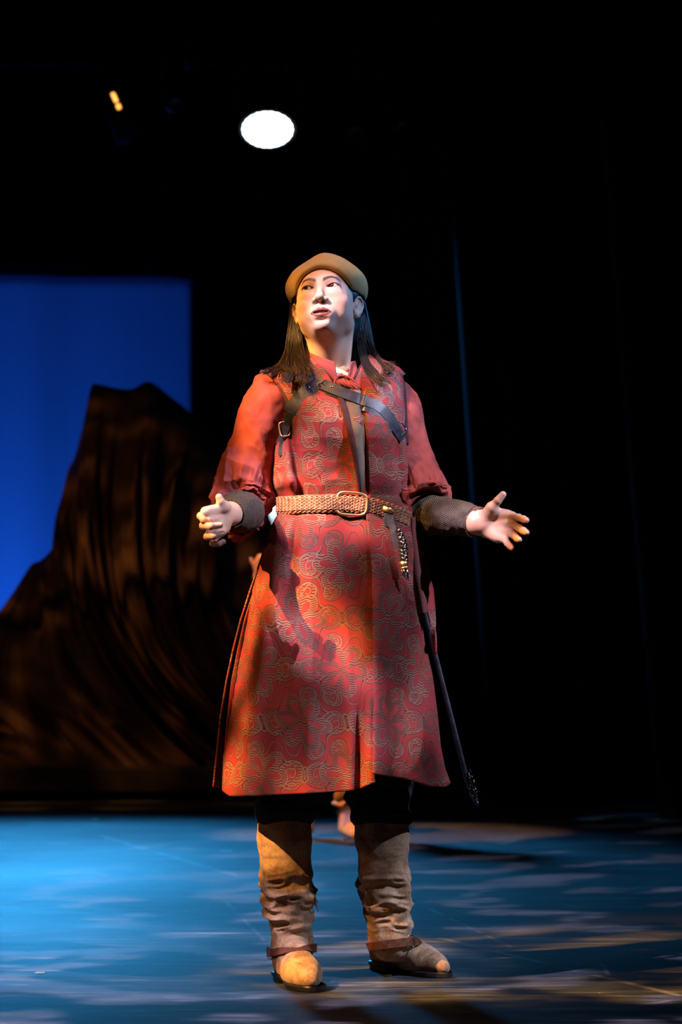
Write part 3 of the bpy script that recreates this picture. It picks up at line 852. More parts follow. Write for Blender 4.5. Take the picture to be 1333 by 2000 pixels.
def paint_head(V):
    n = len(V); col = np.tile(np.array([.62, .41, .28]), (n, 1))
    x, y, z = V[:, 0] * 1000, V[:, 1] * 1000, V[:, 2] * 1000
    front = y < -45
    def lay(m, c):
        m = np.clip(m, 0, 1)[:, None]; col[:] = col * (1 - m) + np.array(c) * m
    for sx in (-1, 1):
        ck = np.exp(-(((x - sx * 46) / 17) ** 2 + ((z + 34) / 15) ** 2)) * (y < -5)
        lay(ck * (.36 if sx > 0 else .25), (.60, .20, .17))                    # blush
        dx = (x - sx * 31) / 14.5
        zz = z - dx * sx * 1.2
        up = 5.0 * (1 - np.abs(dx) ** 2.0) + .3; lo = -4.0 * (1 - np.abs(dx) ** 2.2)
        inx = sstep(1.22 - np.abs(dx), 0, .12) * (y < -55)
        lay(np.exp(-((zz - up - 4.5) / 3.2) ** 2) * inx * .55, (.30, .14, .11))     # lid make-up
        lay(np.exp(-((zz - up - 1.1) / 2.0) ** 2) * inx * .97, (.03, .015, .012))   # lash line
        lay(np.exp(-((zz - lo + .6) / 1.3) ** 2) * inx * .7, (.10, .05, .04))
        # brow
        t = (x * sx - 8) / 41
        zb = 14.5 + 8.5 * np.sin(np.clip(t, 0, 1) * 2.4) - 5.5 * np.clip(t, 0, 1) ** 2
        wd = 6.4 * (1 - np.clip(t, 0, 1) * .62)
        lay(sstep(1 - np.abs(z - zb) / wd, 0, .5) * sstep(t, -.04, .06) * sstep(1 - t, -.03, .12) * (y < -30) * .95, (.020, .011, .008))
        lay(np.exp(-(((x - sx * 7.6) / 3.8) ** 2 + ((z + 44) / 3.6) ** 2)) * (y > -99) * (y < -80) * .8, (.10, .03, .02))
    # lips
    ax_ = np.abs(x)
    upz = -57.6 - 1.3 * np.exp(-(x / 2.6) ** 2) - (ax_ / 25) ** 1.8 * 10.5; loz = -81.8 + (ax_ / 25) ** 2.2 * 11.5
    lip = sstep(upz - z, -.4, .8) * sstep(z - loz, -.4, .8) * (ax_ < 26.5) * (y < -70)
    lay(lip * .92, (.17, .032, .030))
    lay(lip * np.exp(-((z + 69.6 + (ax_ / 30) ** 2) / 2.6) ** 2) * (y > -86) * .7, (.09, .02, .02))
    lay(sstep(z, 40, 60) * .9, (.02, .012, .01))                              # hair under the cap
    lay(sstep(y, 24, 34) * sstep(z, -75, -50) * .95, (.012, .008, .007))
    lay(sstep(ax_, 55, 61) * sstep(y, -48, -36) * sstep(z, -2, 10) * (ax_ < 74) * .95, (.02, .012, .01))
    for sx in (-1, 1):
        lay(np.exp(-(((y - 12) / 12) ** 2 + ((z + 6) / 14) ** 2)) * (x * sx > 66) * .4, (.48, .16, .10))
    return col
col_h = paint_head(Vh)
body_parts = [(h2w(Vh), Fh, col_h)]

# ---- hands and forearms, in the room's frame
SK = np.array([.60, .36, .26])
def paint_hand(V, tips, nails=()):
    col = np.tile(SK, (len(V), 1))
    for t in tips:
        d = np.linalg.norm(V - t, axis=1)
        m = np.clip(1 - d / .020, 0, 1)[:, None] * .35
        col = col * (1 - m) + np.array([.68, .30, .24]) * m
    for c, r in nails:
        d = np.linalg.norm(V - c, axis=1)
        m = sstep(r - d, 0, .0012)[:, None] * .8
        col = col * (1 - m) + np.array([.78, .55, .48]) * m
    return col
def finger(f, pts, r, root=None, k=.0035):
    pts = [np.asarray(p) for p in pts]; n = len(pts)
    rs = [r * q for q in (1.12, 1.02, .98, .84)][-n:] if n <= 4 else [r] * n
    for i in range(n - 1): f.cap(pts[i], pts[i + 1], rs[i], rs[i + 1], k if i == 0 else .002)
    for i in range(1, n - 1): f.ell(pts[i], (rs[i] * 1.08,) * 3, .002)
    if root is not None: f.cap(root, pts[0], r * 1.25, rs[0], .006)
# her right hand (left in the picture): forearm comes towards us, fingers curl in across the palm
f = Field(W(372, 1085, -.44), W(520, 930, .06) + np.array([0, 0, .0]), .0013)
wr = W(452, 1003, -.155); el = W(487, 985, .04)
f.cap(el, wr, .040, .027)
pm = W(424, 1006, -.225)
f.cap(W(437, 1000, -.190), W(432, 1022, -.195), .021, .021, .012)
f.cap(wr, W(434, 1008, -.195), .024, .022, .014)
kn = [W(402, 1000, -.262), W(408, 1017, -.262), W(413, 1033, -.256), W(421, 1047, -.246)]
hb_ = [W(436, 992, -.185), W(437, 1004, -.18), W(438, 1017, -.18), W(439, 1030, -.18)]
for a_, b_ in zip(hb_, kn): f.cap(a_, b_, .0135, .0105, .008)
FR = [
    [kn[0], W(392, 1008, -.298), W(398, 1015.5, -.318), W(408, 1016, -.315)],
    [kn[1], W(397, 1027, -.305), W(412, 1028, -.330), W(430, 1026, -.318)],
    [kn[2], W(405, 1048, -.298), W(418, 1047, -.322), W(435, 1042, -.312)],
    [kn[3], W(416, 1061, -.280), W(427, 1062, -.300), W(437, 1058, -.296)]]
for pts, r_ in zip(FR, (.0079, .0082, .0078, .0068)): finger(f, pts, r_)
th_ = [W(441, 1004, -.185), W(440, 990, -.215), W(431, 979, -.235), W(428, 971, -.238)]
f.cap(th_[0], th_[1], .017, .0125, .010); f.cap(th_[1], th_[2], .0115, .0092, .004); f.cap(th_[2], th_[3], .0095, .0082, .002)
f.cap(th_[1], kn[0], .008, .008, .012)
V1, F1 = f.nets(); V1 = relax(V1, F1, 1, .3)
body_parts.append((V1, F1, paint_hand(V1, [p[-1] for p in FR] + [th_[-1]])))
# her left hand (right in the picture): open palm, thumb up
f = Field(W(795, 1095, -.34), W(1045, 940, .1), .0013)
wr = W(934, 1021, -.115); el = W(820, 1000, .05)
f.cap(el, wr, .042, .0285)
f.cap(wr, W(948, 1023, -.125), .027, .026, .012)
kn = [W(1001, 1008, -.165), W(1003, 1025, -.172), W(998, 1041, -.172), W(987, 1053, -.166)]
hb_ = [W(952, 1008, -.125), W(952, 1018, -.12), W(952, 1028, -.12), W(954, 1039, -.122)]
for i, (a_, b_) in enumerate(zip(hb_, kn)): f.cap(a_, b_, .0150, .0108, .010)
f.cap(W(957, 1036, -.128), W(975, 1050, -.142), .0160, .0125, .010)          # heel of the palm
FR = [
    [kn[0], W(1014, 1011, -.192), W(1023, 1014, -.212), W(1029, 1016, -.228)],
    [kn[1], W(1015, 1032, -.205), W(1023, 1037, -.228), W(1029, 1040, -.244)],
    [kn[2], W(1006, 1047, -.204), W(1011, 1052, -.224), W(1015, 1054, -.240)],
    [kn[3], W(992, 1062, -.190), W(997, 1067, -.204), W(1001, 1071, -.214)]]
for pts, r_ in zip(FR, (.0080, .0083, .0078, .0070)): finger(f, pts, r_)
th_ = [W(951, 1014, -.13), W(961, 992, -.158), W(973, 978, -.168), W(983, 966, -.172)]
f.cap(th_[0], th_[1], .020, .0145, .010); f.cap(th_[1], th_[2], .0120, .0092, .004); f.cap(th_[2], th_[3], .0098, .0080, .002)
f.cap(W(963, 1000, -.148), W(990, 1004, -.155), .0115, .0090, .012)
V2, F2 = f.nets(); V2 = relax(V2, F2, 1, .3)
body_parts.append((V2, F2, paint_hand(V2, [p[-1] for p in FR] + [th_[-1]], [(W(1003, 1073, -.2205), .0042), (W(1031, 1041, -.252), .0042), (W(1018, 1055, -.2475), .004)])))
# the rest of the body, under the clothes
f = Field((-.30, -.20, .06), (.30, .24, 1.50), .006)
sh = (W(530, 768, .04), W(778, 770, .04))
f.cap(W(570, 768, .045), W(735, 770, .045), .044, .044)
f.ell(W(663, 830, .02), (.125, .085, .13), .05); f.ell(W(668, 950, .02), (.105, .075, .12), .06); f.ell(W(670, 1060, .03), (.14, .09, .10), .06)
f.cap(sh[0], W(497, 985, .05), .040, .034, .02); f.cap(W(772, 776, .04), W(812, 985, .055), .034, .032, .02)
for px_, kx in ((615, 562), (725, 745)):
    f.cap(W(px_, 1090, .03), W(kx, 1520, .04), .065, .044, .03); f.cap(W(kx, 1520, .04), W(kx + 4, 1840, .05), .042, .032, .02)
V3, F3 = f.nets()
body_parts.append((V3, F3, np.tile(SK, (len(V3), 1))))
n0 = 0; VV = []; FF = []; CC = []
for v_, f_, c_ in body_parts: VV.append(v_); FF.append(f_ + n0); CC.append(c_); n0 += len(v_)
person = obj('person', mesh_from('person', np.concatenate(VV), np.concatenate(FF), None, np.concatenate(CC)), M_skin)
tag(person, 'person in tan cap and long red brocade tunic, arms held out, in front', 'person')

# eyes, teeth, nose ring
gaze = norm(np.array([-.34, -1, .14]))
for sx in (-1, 1):
    c0 = np.array((sx * 31, -68.5, 0)) * mm_
    V, F = ball(c0, .0120, 60, 80)
    Vq = (V - c0)[:, [0, 2, 1]] * np.array([1, 1, 1])
    V = c0 + Vq; d = norm(V - c0); a = np.degrees(np.arccos(np.clip(d @ gaze, -1, 1)))
    colr = np.tile(np.array([.46, .41, .39]), (len(V), 1))
    ir = sstep(30 - a, -1, 2)[:, None]; colr = colr * (1 - ir) + np.array([.035, .016, .010]) * ir
    pu = sstep(13 - a, -1, 1)[:, None]; colr = colr * (1 - pu) + np.array([.002, .002, .002]) * pu
    V = V + (d * (np.clip(1 - a / 32, 0, 1) * .0009)[:, None])
    obj('eye', mesh_from('eye', h2w(V), F[:, ::-1], None, colr), M_eye, person)
mb = MB()
for i in range(-3, 4):
    v, fc = box((0, 0, 0), (.0064, .004, .0100)); ang = i * .11
    v = v + np.array([i * .0066, -.0835 + .0009 * i * i, -.0640]); mb.add(v, fc)
te = mb.build('teeth', Mat('teeth', (.62, .55, .45), .3).m, person); te.data.transform(Matrix.Translation(HT) @ Matrix(HR.tolist()).to_4x4()); bevel(te, .0012)
ring = np.array([(-.0090 + .0030 * math.cos(a), -.0975 + .001 * math.sin(a), -.0492 + .0026 * math.sin(a)) for a in np.linspace(0, 2 * math.pi, 24)])
mb = MB(); mb.add(*tube(h2w(ring), .0004, 6)); mb.build('nose_ring', M_chrome, person)

# cap
f = Field((-.125, -.130, -.06), (.125, .150, .165), .002)
f.ell((.002, .026, .046), (.094, .108, .064))
f.ell((.010, -.02, .074), (.036, .05, .032), .03)
f.ell((.0, .014, .040), (.094, .104, .045), .02)
pn = norm(np.array([0, -.36, 1.0]))                       # the brim plane is high in front and low behind
def below(Xg, Yg, Zg):
    tilt = .44
    arch = 1.7 * Xg ** 2 * 8
    return (Zg - (.052 - tilt * (Yg + .085) - arch * .42)) * .9 + 0 * Xg
f.fn(f.lo, f.lo + .3, lambda a, b, c: below(a, b, c), .010, 's')
f.ell((0, .018, .034), (.079, .0945, .078), .004, None, 's')
f.ell((0, .032, .026), (.0872, .098, .072), .004, None, 's')
f.ell((0, -.014, .012), (.067, .0745, .072), .004, None, 's')
Vc_, Fc_ = f.nets()
Vc_ = Vc_ + norm(Vc_ - np.array([0, .02, .04])) * (fbm(Vc_ * 16, 3, 2) * .0035 + .003 * ridge(Vc_ * np.array([12, 12, 22]), 5, 1) * sstep(Vc_[:, 2], .04, .1))[:, None]
Vc_ = relax(Vc_, Fc_, 2)
obj('cap', mesh_from('cap', h2w(Vc_), Fc_), M_cap, person)



# ------------------------------------------------------------------ hair
def hair_mesh(strands, name, mat, parent, r0=.0007, k=3):
    """every strand: array of points; one tapering three-sided fibre each"""
    Vs = []; Fs = []; Cs = []; n0 = 0; cgr = np.random.default_rng(77)
    for P_, rr in strands:
        tt = np.linspace(0, 1, len(P_)); e_ = cgr.random() * .25; w_t = sstep(tt, .45 + e_, 1.0)[:, None] * (.4 + .6 * cgr.random())
        cc = np.array([.011, .007, .0055]) * (.7 + .8 * cgr.random()); Cs.append(np.repeat(cc * (1 - w_t) + np.array([.07, .032, .012]) * w_t, k, 0))
        n = len(P_); T = norm(np.gradient(P_, axis=0)); u_ = norm(np.cross(T, np.array([.3, 1, .2]))); w_ = np.cross(T, u_)
        rad = rr * np.sin(np.linspace(.5, 3.05, n)) ** .5
        th = np.arange(k) * 2 * np.pi / k
        V = P_[:, None] + rad[:, None, None] * (np.cos(th)[None, :, None] * u_[:, None] + np.sin(th)[None, :, None] * w_[:, None])
        Vs.append(V.reshape(-1, 3)); Fs.append(grid_faces(n, k, True) + n0); n0 += n * k
    return obj(name, mesh_from(name, np.concatenate(Vs), np.concatenate(Fs), None, np.concatenate(Cs)), mat, parent)
def lock(gA, gB, n, rr, spread, seed, m=18, curl=.004, wild=.02, cut=.12):
    """n strands between guide A and guide B (rows of px, py, Y)"""
    A = spline([W(*g) for g in gA], m); B = spline([W(*g) for g in gB], m)
    out = []; g_ = np.random.default_rng(seed)
    t = np.linspace(0, 1, m)[:, None]
    for i in range(n):
        a = g_.random(); P_ = A * (1 - a) + B * a
        cl = int(a * 9); cg = np.random.default_rng(seed * 31 + cl)
        off = cg.normal(0, 1, 3) * spread * 1.2
        P_ = P_ + off * t ** 1.5 + g_.normal(0, 1, 3) * spread * (.5 + .5 * t)
        ph = g_.random() * 6.28; fq = 2 + g_.random() * 2
        P_ = P_ + np.c_[np.sin(t * fq * 3 + ph), np.cos(t * fq * 2.4 + ph), 0 * t] * curl * t * (.4 + g_.random())
        if g_.random() < .12: P_ = P_ + g_.normal(0, 1, 3) * wild * t ** 2.5
        e = 1 - g_.random() * cut; q = spline(P_[:max(int(m * e), 6)], m)
        out.append((q, rr * (.7 + .6 * g_.random())))
    return out
st = []
# right of the picture: behind the ear, down beside the neck, sweeping out over the shoulder
st += lock([(690, 585, .06), (690, 640, .04), (690, 700, .01), (697, 745, -.03), (712, 758, -.06)], [(712, 590, .06), (722, 640, .06), (733, 690, .03), (752, 712, -.01), (776, 722, -.04)], 1100, .0006, .0022, 1, curl=.002, wild=.01)
st += lock([(694, 620, .03), (700, 680, .02), (712, 720, -.02), (728, 742, -.06), (742, 752, -.08)], [(714, 620, .05), (724, 670, .02), (742, 705, -.02), (760, 725, -.06), (774, 722, -.07)], 700, .0006, .0030, 2, wild=.015, curl=.003, cut=.5)
st += lock([(688, 640, .09), (686, 700, .08), (690, 745, .06)], [(712, 640, .10), (728, 700, .09), (748, 730, .07)], 250, .0016, .003, 3)
# left of the picture: down beside the neck, lying on the front of the shoulder
st += lock([(570, 590, .04), (566, 640, .04), (556, 690, .01), (540, 720, -.03), (520, 732, -.06)], [(590, 625, .03), (594, 665, .01), (603, 705, -.045), (602, 735, -.10), (590, 752, -.125)], 1000, .0006, .0030, 4, curl=.004, wild=.010, cut=.45)
st += lock([(572, 620, .02), (566, 670, .0), (562, 710, -.05), (560, 738, -.09), (548, 748, -.10)], [(586, 640, .0), (590, 680, -.02), (600, 712, -.07), (612, 726, -.10), (608, 742, -.12)], 600, .0006, .0040, 5, wild=.012, curl=.006, cut=.55)
st += lock([(575, 600, .09), (570, 680, .08), (556, 735, .05)], [(598, 620, .09), (602, 680, .08), (604, 730, .05)], 250, .0016, .003, 6)
# loose waves lying on the front of her right shoulder, wisps flicking out at the left
for k_, (g1, g2) in enumerate([(((584, 690, -.02), (578, 712, -.06), (590, 728, -.10), (583, 741, -.125), (595, 750, -.132)), ((590, 690, -.02), (588, 712, -.06), (600, 730, -.10), (596, 741, -.125), (610, 746, -.132))),
                               (((560, 690, .0), (548, 712, -.05), (560, 728, -.09), (548, 745, -.11), (562, 758, -.12)), ((572, 690, .0), (562, 712, -.06), (574, 730, -.10), (566, 748, -.12), (578, 760, -.13))),
                               (((558, 690, .02), (546, 708, .0), (534, 718, -.03), (518, 722, -.05), (503, 733, -.05)), ((566, 690, .02), (556, 712, .0), (544, 724, -.04), (530, 730, -.06), (516, 728, -.07)))]):
    st += lock(g1, g2, 130, .0007, .0022, 40 + k_, curl=.003, wild=.008, cut=.4)
for k_, (g1, g2) in enumerate([(((716, 650, .04), (728, 690, .02), (745, 708, -.01), (762, 712, -.03), (778, 712, -.03)), ((712, 650, .04), (722, 700, .0), (738, 722, -.04), (758, 730, -.06), (774, 732, -.06))),
                               (((700, 660, .01), (708, 705, -.05), (720, 732, -.105), (736, 750, -.125), (752, 760, -.125)), ((706, 660, .01), (718, 702, -.04), (736, 726, -.095), (754, 742, -.11), (768, 748, -.10)))]):
    st += lock(g1, g2, 160, .0007, .0022, 60 + k_, curl=.002, wild=.008, cut=.4)
hr = hair_mesh(st, 'hair', M_hair, person)
# hair swept back over the temples under the cap, and the mass behind the neck
f = Field((-.10, -.09, -.20), (.10, .15, .10), .003)
f.ell((0, .030, .018), (.0835, .090, .072)); f.ell((0, .062, -.03), (.072, .052, .07), .02)
f.cap((0, .070, -.06), (0, .075, -.15), .055, .045, .02)
f.ell((0, -.050, -.01), (.0655, .050, .075), .006, None, 's')
f.fn(f.lo, f.lo + .4, lambda a, b, c: -(c + .2) + 0 * a + 0 * b - .2 + 0 * a, 0, 's') if False else None
for sx in (-1, 1): f.ell((sx * .082, .018, -.022), (.022, .024, .032), .004, None, 's')
Vq, Fq = f.nets(); Vq = relax(Vq, Fq, 2)
mhb = obj('hair_underside', mesh_from('hair_underside', h2w(Vq), Fq, None, np.tile(np.array([.010, .007, .0055]), (len(Vq), 1))), M_hair, hr)

# ------------------------------------------------------------------ tunic: cross-sections read off the photograph
LV = [  # py, left px, right px, centre Y, front depth, back depth
    (690, 592, 722, .045, .060, .05), (702, 570, 745, .045, .075, .06), (712, 550, 765, .04, .085, .07), (722, 530, 782, .035, .095, .075),
    (733, 514, 792, .03, .104, .085), (748, 513, 796, .025, .114, .10), (765, 518, 797, .02, .120, .105), (800, 528, 797, .015, .134, .11),
    (840, 536, 798, .01, .140, .11), (870, 538, 800, .01, .140, .11), (905, 534, 802, .01, .130, .11), (940, 533, 803, .015, .128, .11),
    (958, 536, 803, .015, .124, .11), (975, 545, 803, .015, .116, .105), (1000, 546, 806, .015, .118, .11), (1020, 532, 812, .015, .128, .12)]
LVa = np.array(LV, float)
def prof(py, i): return np.interp(py, LVa[:, 0], LVa[:, i])
NEXP = 2.25
def crease(px, py):
    """outward relief of the bodice front in metres (seams, folds, bust)"""
    d = 0
    d = d + .014 * np.exp(-((px - 618) / 36) ** 2 - ((py - 850) / 45) ** 2) + .014 * np.exp(-((px - 735) / 34) ** 2 - ((py - 850) / 45) ** 2)
    xl_ = 562 + (py - 830) * .17
    d = d - .016 * np.exp(-((px - xl_ - 6) / 7) ** 2) * sstep(py, 800, 860) * sstep(985 - py, 0, 20)
    d = d + .010 * np.exp(-((px - xl_ + 14) / 10) ** 2) * sstep(py, 850, 930)
    d = d + .012 * np.exp(-((py - 950) / 12) ** 2) * sstep(600 - px, 0, 30)
    xr_ = 707 + (py - 800) * .045
    d = d - .010 * np.exp(-((px - xr_) / 4) ** 2) * sstep(py, 770, 800) * sstep(985 - py, 0, 30)
    d = d + .006 * np.exp(-((px - xr_ + 16) / 9) ** 2) * sstep(py, 790, 850)
    d = d - .008 * np.exp(-((px - 770 - (py - 870) * .1) / 8) ** 2) * sstep(py, 860, 900)
    return d
def front_Y(px, py):
    L, Rr, yc, b = prof(py, 1), prof(py, 2), prof(py, 3), prof(py, 4)
    u_ = np.clip(np.abs((np.asarray(px, float) - (L + Rr) / 2) / ((Rr - L) / 2)), 0, .995)
    return yc - b * (1 - u_ ** NEXP) ** (1 / NEXP) - crease(np.asarray(px, float), np.asarray(py, float))
def on_front(px, py, off=0.0):
    Y = float(front_Y(px, py)); return W(px, py, Y - off)
def front_normal(px, py):
    a = on_front(px + 3, py) - on_front(px - 3, py); b = on_front(px, py - 3) - on_front(px, py + 3)
    return norm(np.cross(a, b)) * (1 if np.cross(a, b)[1] < 0 else -1)
NR, NC = 330, 700
pys = np.linspace(690, 1000, NR); th = np.linspace(0, 2 * np.pi, NC, endpoint=False)
Vt = np.zeros((NR, NC, 3)); Ut = np.zeros((NR, NC, 2)); PXg = np.zeros((NR, NC))
for i, py in enumerate(pys):
    L, Rr, yc, b, bb = [prof(py, k) for k in range(1, 6)]
    cx = (L + Rr) / 2; a = (Rr - L) / 2
    c_, s1 = np.cos(th), np.sin(th)
    px = cx + a * np.sign(c_) * np.abs(c_) ** (2 / NEXP)
    dep = np.where(s1 > 0, b, bb) * np.sign(s1) * np.abs(s1) ** (2 / NEXP)
    Y = yc - dep - np.where(s1 > 0, crease(px, py) * sstep(s1, 0, .35), 0)
    zc = W(cx, py, yc)[2]
    for j in range(NC):
        p = W(px[j], py, yc); Vt[i, j] = (p[0], Y[j], zc)
    seg = np.r_[0, np.cumsum(np.hypot(np.diff(Vt[i, :, 0]), np.diff(Vt[i, :, 1])))]
    q0 = np.interp(np.pi / 2, th, seg)
    Ut[i, :, 0] = -(seg - q0); Ut[i, :, 1] = zc
    PXg[i] = px
# the plane-of-Y=yc lookup keeps silhouettes; recover image position of each point for the openings
IMG = np.array([[PX(Vt[i, j]) for j in range(NC)] for i in range(NR)])
wrk = ridge(np.stack([Vt[..., 0] * 9, Vt[..., 1] * 9, Vt[..., 2] * 14], -1), 12, 2)
nrm_ = norm(np.stack([Vt[..., 0] - .0, Vt[..., 1] - .015, 0 * Vt[..., 0]], -1))
Vt = Vt + nrm_ * (wrk * .0028)[..., None]
Fq = grid_faces(NR, NC, True)
cen = IMG.reshape(-1, 2)[Fq].mean(1)
armL_py = np.array([726, 735, 755, 790, 820, 850, 868, 880]); armL_px = np.array([512, 532, 548, 562, 558, 548, 542, 520])
armR_px = np.array([796, 786, 787, 789, 790, 792, 794, 830])
keep = ~((cen[:, 1] > 726) & (cen[:, 1] < 880) & (cen[:, 0] < np.interp(cen[:, 1], armL_py, armL_px)))
keep &= ~((cen[:, 1] > 726) & (cen[:, 1] < 880) & (cen[:, 0] > np.interp(cen[:, 1], armL_py, armR_px)))
# neck opening: V in front down to the lacing
ctr = Vt.reshape(-1, 3)[Fq].mean(1)
vl = np.interp(cen[:, 1], [690, 700, 720, 745, 775], [606, 612, 634, 650, 664]); vr = np.interp(cen[:, 1], [690, 700, 720, 745, 775], [722, 716, 703, 692, 676])
keep &= ~((ctr[:, 1] < .03) & (cen[:, 0] > vl) & (cen[:, 0] < vr) & (cen[:, 1] < 775))
me = mesh_from('tunic', Vt.reshape(-1, 3), Fq[keep], Ut.reshape(-1, 2))
tunic = obj('tunic', me, M_brocade, person)
solid(tunic, .004, -1)
def trim(pts, r, name, mat, parent, off=.003, n=40, flat=1):
    P_ = spline([on_front(p[0], p[1], off) for p in pts], n)
    mb = MB(); mb.add(*tube(P_, r, 8, flat=flat)); return mb.build(name, mat, parent)
trim([(512, 727), (526, 731), (540, 741), (550, 757), (559, 775), (563, 795), (560, 820), (553, 845), (544, 868)], .0066, 'armhole_trim', M_trim, tunic, .002)
trim([(776, 727), (784, 740), (788, 760), (790, 785), (791, 810), (793, 840), (794, 868)], .0062, 'armhole_trim', M_trim, tunic, .002)
trim([(606, 695), (622, 712), (640, 732), (652, 748), (664, 772)], .004, 'neck_trim', M_trim, tunic, .002)
trim([(722, 697), (706, 716), (694, 738), (684, 755), (676, 772)], .004, 'neck_trim', M_trim, tunic, .002)
# placket: brown lining folded open down the chest, with a dark band beside it
def panel_on_front(rows, name, mat, parent, off=.004, bulge=0, n=40, m=14):
    """rows: (py, px_left, px_right)"""
    rr = np.array(rows, float); py = np.linspace(rr[0, 0], rr[-1, 0], n)
    V = np.zeros((n, m, 3)); U = np.zeros((n, m, 2))
    for i, y in enumerate(py):
        a, b = np.interp(y, rr[:, 0], rr[:, 1]), np.interp(y, rr[:, 0], rr[:, 2])
        for j in range(m):
            t = j / (m - 1); x = a + (b - a) * t
            V[i, j] = on_front(x, y, off + bulge * math.sin(math.pi * t)); U[i, j] = (V[i, j, 0], V[i, j, 2])
    o = obj(name, mesh_from(name, V.reshape(-1, 3), grid_faces(n, m), U.reshape(-1, 2)), mat, parent); solid(o, .002, 0); return o
panel_on_front([(762, 664, 706), (800, 673, 710), (850, 684, 712), (900, 694, 712), (940, 700, 711), (968, 704, 709)], 'placket', M_placket, tunic, .006, .004)
panel_on_front([(765, 656, 667), (800, 668, 680), (850, 680, 692), (900, 691, 700), (940, 698, 704), (972, 703, 707)], 'placket_band', M_trim, tunic, .010, .002)

# skirt panels, each hanging from under the belt
def skirt_panel(left, right, hem, depth, extra, name, parent, n=150, m=150, py0=990, seed=0, mat=None, yc=.02, uoff=0.0):
    """left/right: (py, px) outlines; hem: (px, py); depth(py, u) -> Y forward of centre; u in -1..1"""
    la = np.array(left, float); ra = np.array(right, float); ha = np.array(hem, float)
    V = np.zeros((n, m, 3)); U = np.zeros((n, m, 2))
    for j in range(m):
        s0 = j / (m - 1)
        pxh = la[-1, 1] + (ra[-1, 1] - la[-1, 1]) * s0
        pyh = np.interp(pxh, ha[:, 0], ha[:, 1])
        py = py0 + (pyh - py0) * np.linspace(0, 1, n)
        L = np.interp(py, la[:, 0], la[:, 1]); Rr = np.interp(py, ra[:, 0], ra[:, 1])
        px = L + (Rr - L) * s0
        Y = yc - depth(px, py, s0)
        for i in range(n):
            V[i, j] = W(px[i], py[i], Y[i])
    w = ridge(np.stack([V[..., 0] * 6 + uoff, V[..., 2] * 2.2, V[..., 1] * 2], -1), 40 + seed, 2)
    t = np.linspace(0, 1, n)[:, None]
    V[..., 1] -= w * .010 * sstep(t, .05, .6)
    V = V if extra is None else extra(V)
    dl = np.hypot(np.diff(V[..., 0], axis=1), np.diff(V[..., 1], axis=1)); cu = np.concatenate([np.zeros((n, 1)), np.cumsum(dl, 1)], 1)
    mid = np.array([np.interp(0.055 + uoff, V[i, :, 0], cu[i]) for i in range(n)])[:, None]
    U[..., 0] = cu - mid + .055 + uoff; U[..., 1] = V[..., 2]
    o = obj(name, mesh_from(name, V.reshape(-1, 3), grid_faces(n, m), U.reshape(-1, 2)), mat or M_brocade, parent); solid(o, .005, 0)
    return o, V
def dfront(px, py):
    t = np.clip((py - 985) / 560, 0, 1)
    L = 538 - 110 * t ** .8; Rr = 806 + 74 * t
    u_ = np.clip(np.abs((px - (L + Rr) / 2) / ((Rr - L) / 2)), 0, .999)
    b = .118 + .075 * np.sin(np.minimum(t * 1.8, 1.57)) 
    d = b * (1 - u_ ** 2.3) ** (1 / 2.3)
    xr_ = 714 + 15 * sstep(py, 1000, 1120)
    d = d + (.012 + .016 * t) * np.exp(-((px - xr_) / 26) ** 2)             # standing crease at the centre edge
    d = d - .020 * np.exp(-((px - 700 - 4 * t) / 11) ** 2) * sstep(py, 1330, 1450)   # hollow beside it low down
    d = d - .014 * np.exp(-((px - (584 - 60 * t)) / 9) ** 2) * sstep(1180 - py, 0, 120) * sstep(py, 998, 1060)  # pleat from the waist
    d = d + .012 * np.exp(-((px - (560 - 90 * t)) / 18) ** 2) * sstep(py, 1020, 1150)
    d = d - .012 * np.exp(-((px - (520 - 70 * t)) / 12) ** 2) * sstep(py, 1080, 1250)
    d = d + .014 * np.exp(-((px - (640 - 20 * t)) / 40) ** 2) * sstep(1200 - py, 0, 200)
    return d
leftE = [(985, 549), (1005, 546), (1030, 532), (1060, 521), (1090, 514), (1150, 496), (1210, 478), (1270, 464), (1330, 452), (1400, 444), (1470, 438), (1545, 436)]
cenE = [(985, 712), (1010, 716), (1060, 722), (1120, 727), (1200, 728), (1300, 729), (1400, 729), (1520, 728)]
rightE = [(985, 803), (1020, 806), (1060, 808), (1100, 806), (1150, 806), (1200, 814), (1260, 830), (1320, 844), (1400, 854), (1460, 860), (1500, 868), (1535, 881)]
hemL = [(430, 1538), (437, 1545), (450, 1555), (500, 1555), (560, 1552), (640, 1548), (680, 1545), (705, 1540), (733, 1528)]
hemR = [(724, 1510), (740, 1513), (790, 1521), (840, 1536), (870, 1537), (882, 1529)]
cenE2 = [(p, x + 5) for p, x in cenE]
sk, VL_ = skirt_panel(leftE, cenE2, hemL, lambda px, py, s0: dfront(px, py), None, 'front_panel', tunic, seed=1)
sk2, VR_ = skirt_panel(cenE, rightE, hemR, lambda px, py, s0: dfront(px, py) + .008, None, 'front_panel', tunic, seed=2)
# back panel seen past the left side slit
leftB = [(985, 548), (1005, 545), (1030, 530), (1090, 511), (1150, 490), (1210, 471), (1270, 456), (1330, 443), (1400, 431), (1470, 424), (1538, 417)]
rightB = [(985, 805), (1030, 810), (1090, 812), (1150, 815), (1210, 822), (1270, 830), (1330, 836), (1400, 840), (1470, 842), (1538, 842)]
def dback(px, py, s0):
    t = np.clip((py - 985) / 560, 0, 1); u_ = abs(2 * s0 - 1)
    return -(.10 + .09 * t) * (1 - min(u_, .999) ** 2.6) ** .4 + .03 * t * (u_ > .98)
skirt_panel(leftB, rightB, [(400, 1538), (430, 1537), (640, 1530), (842, 1500)], dback, None, 'back_panel', tunic, seed=3, m=110)
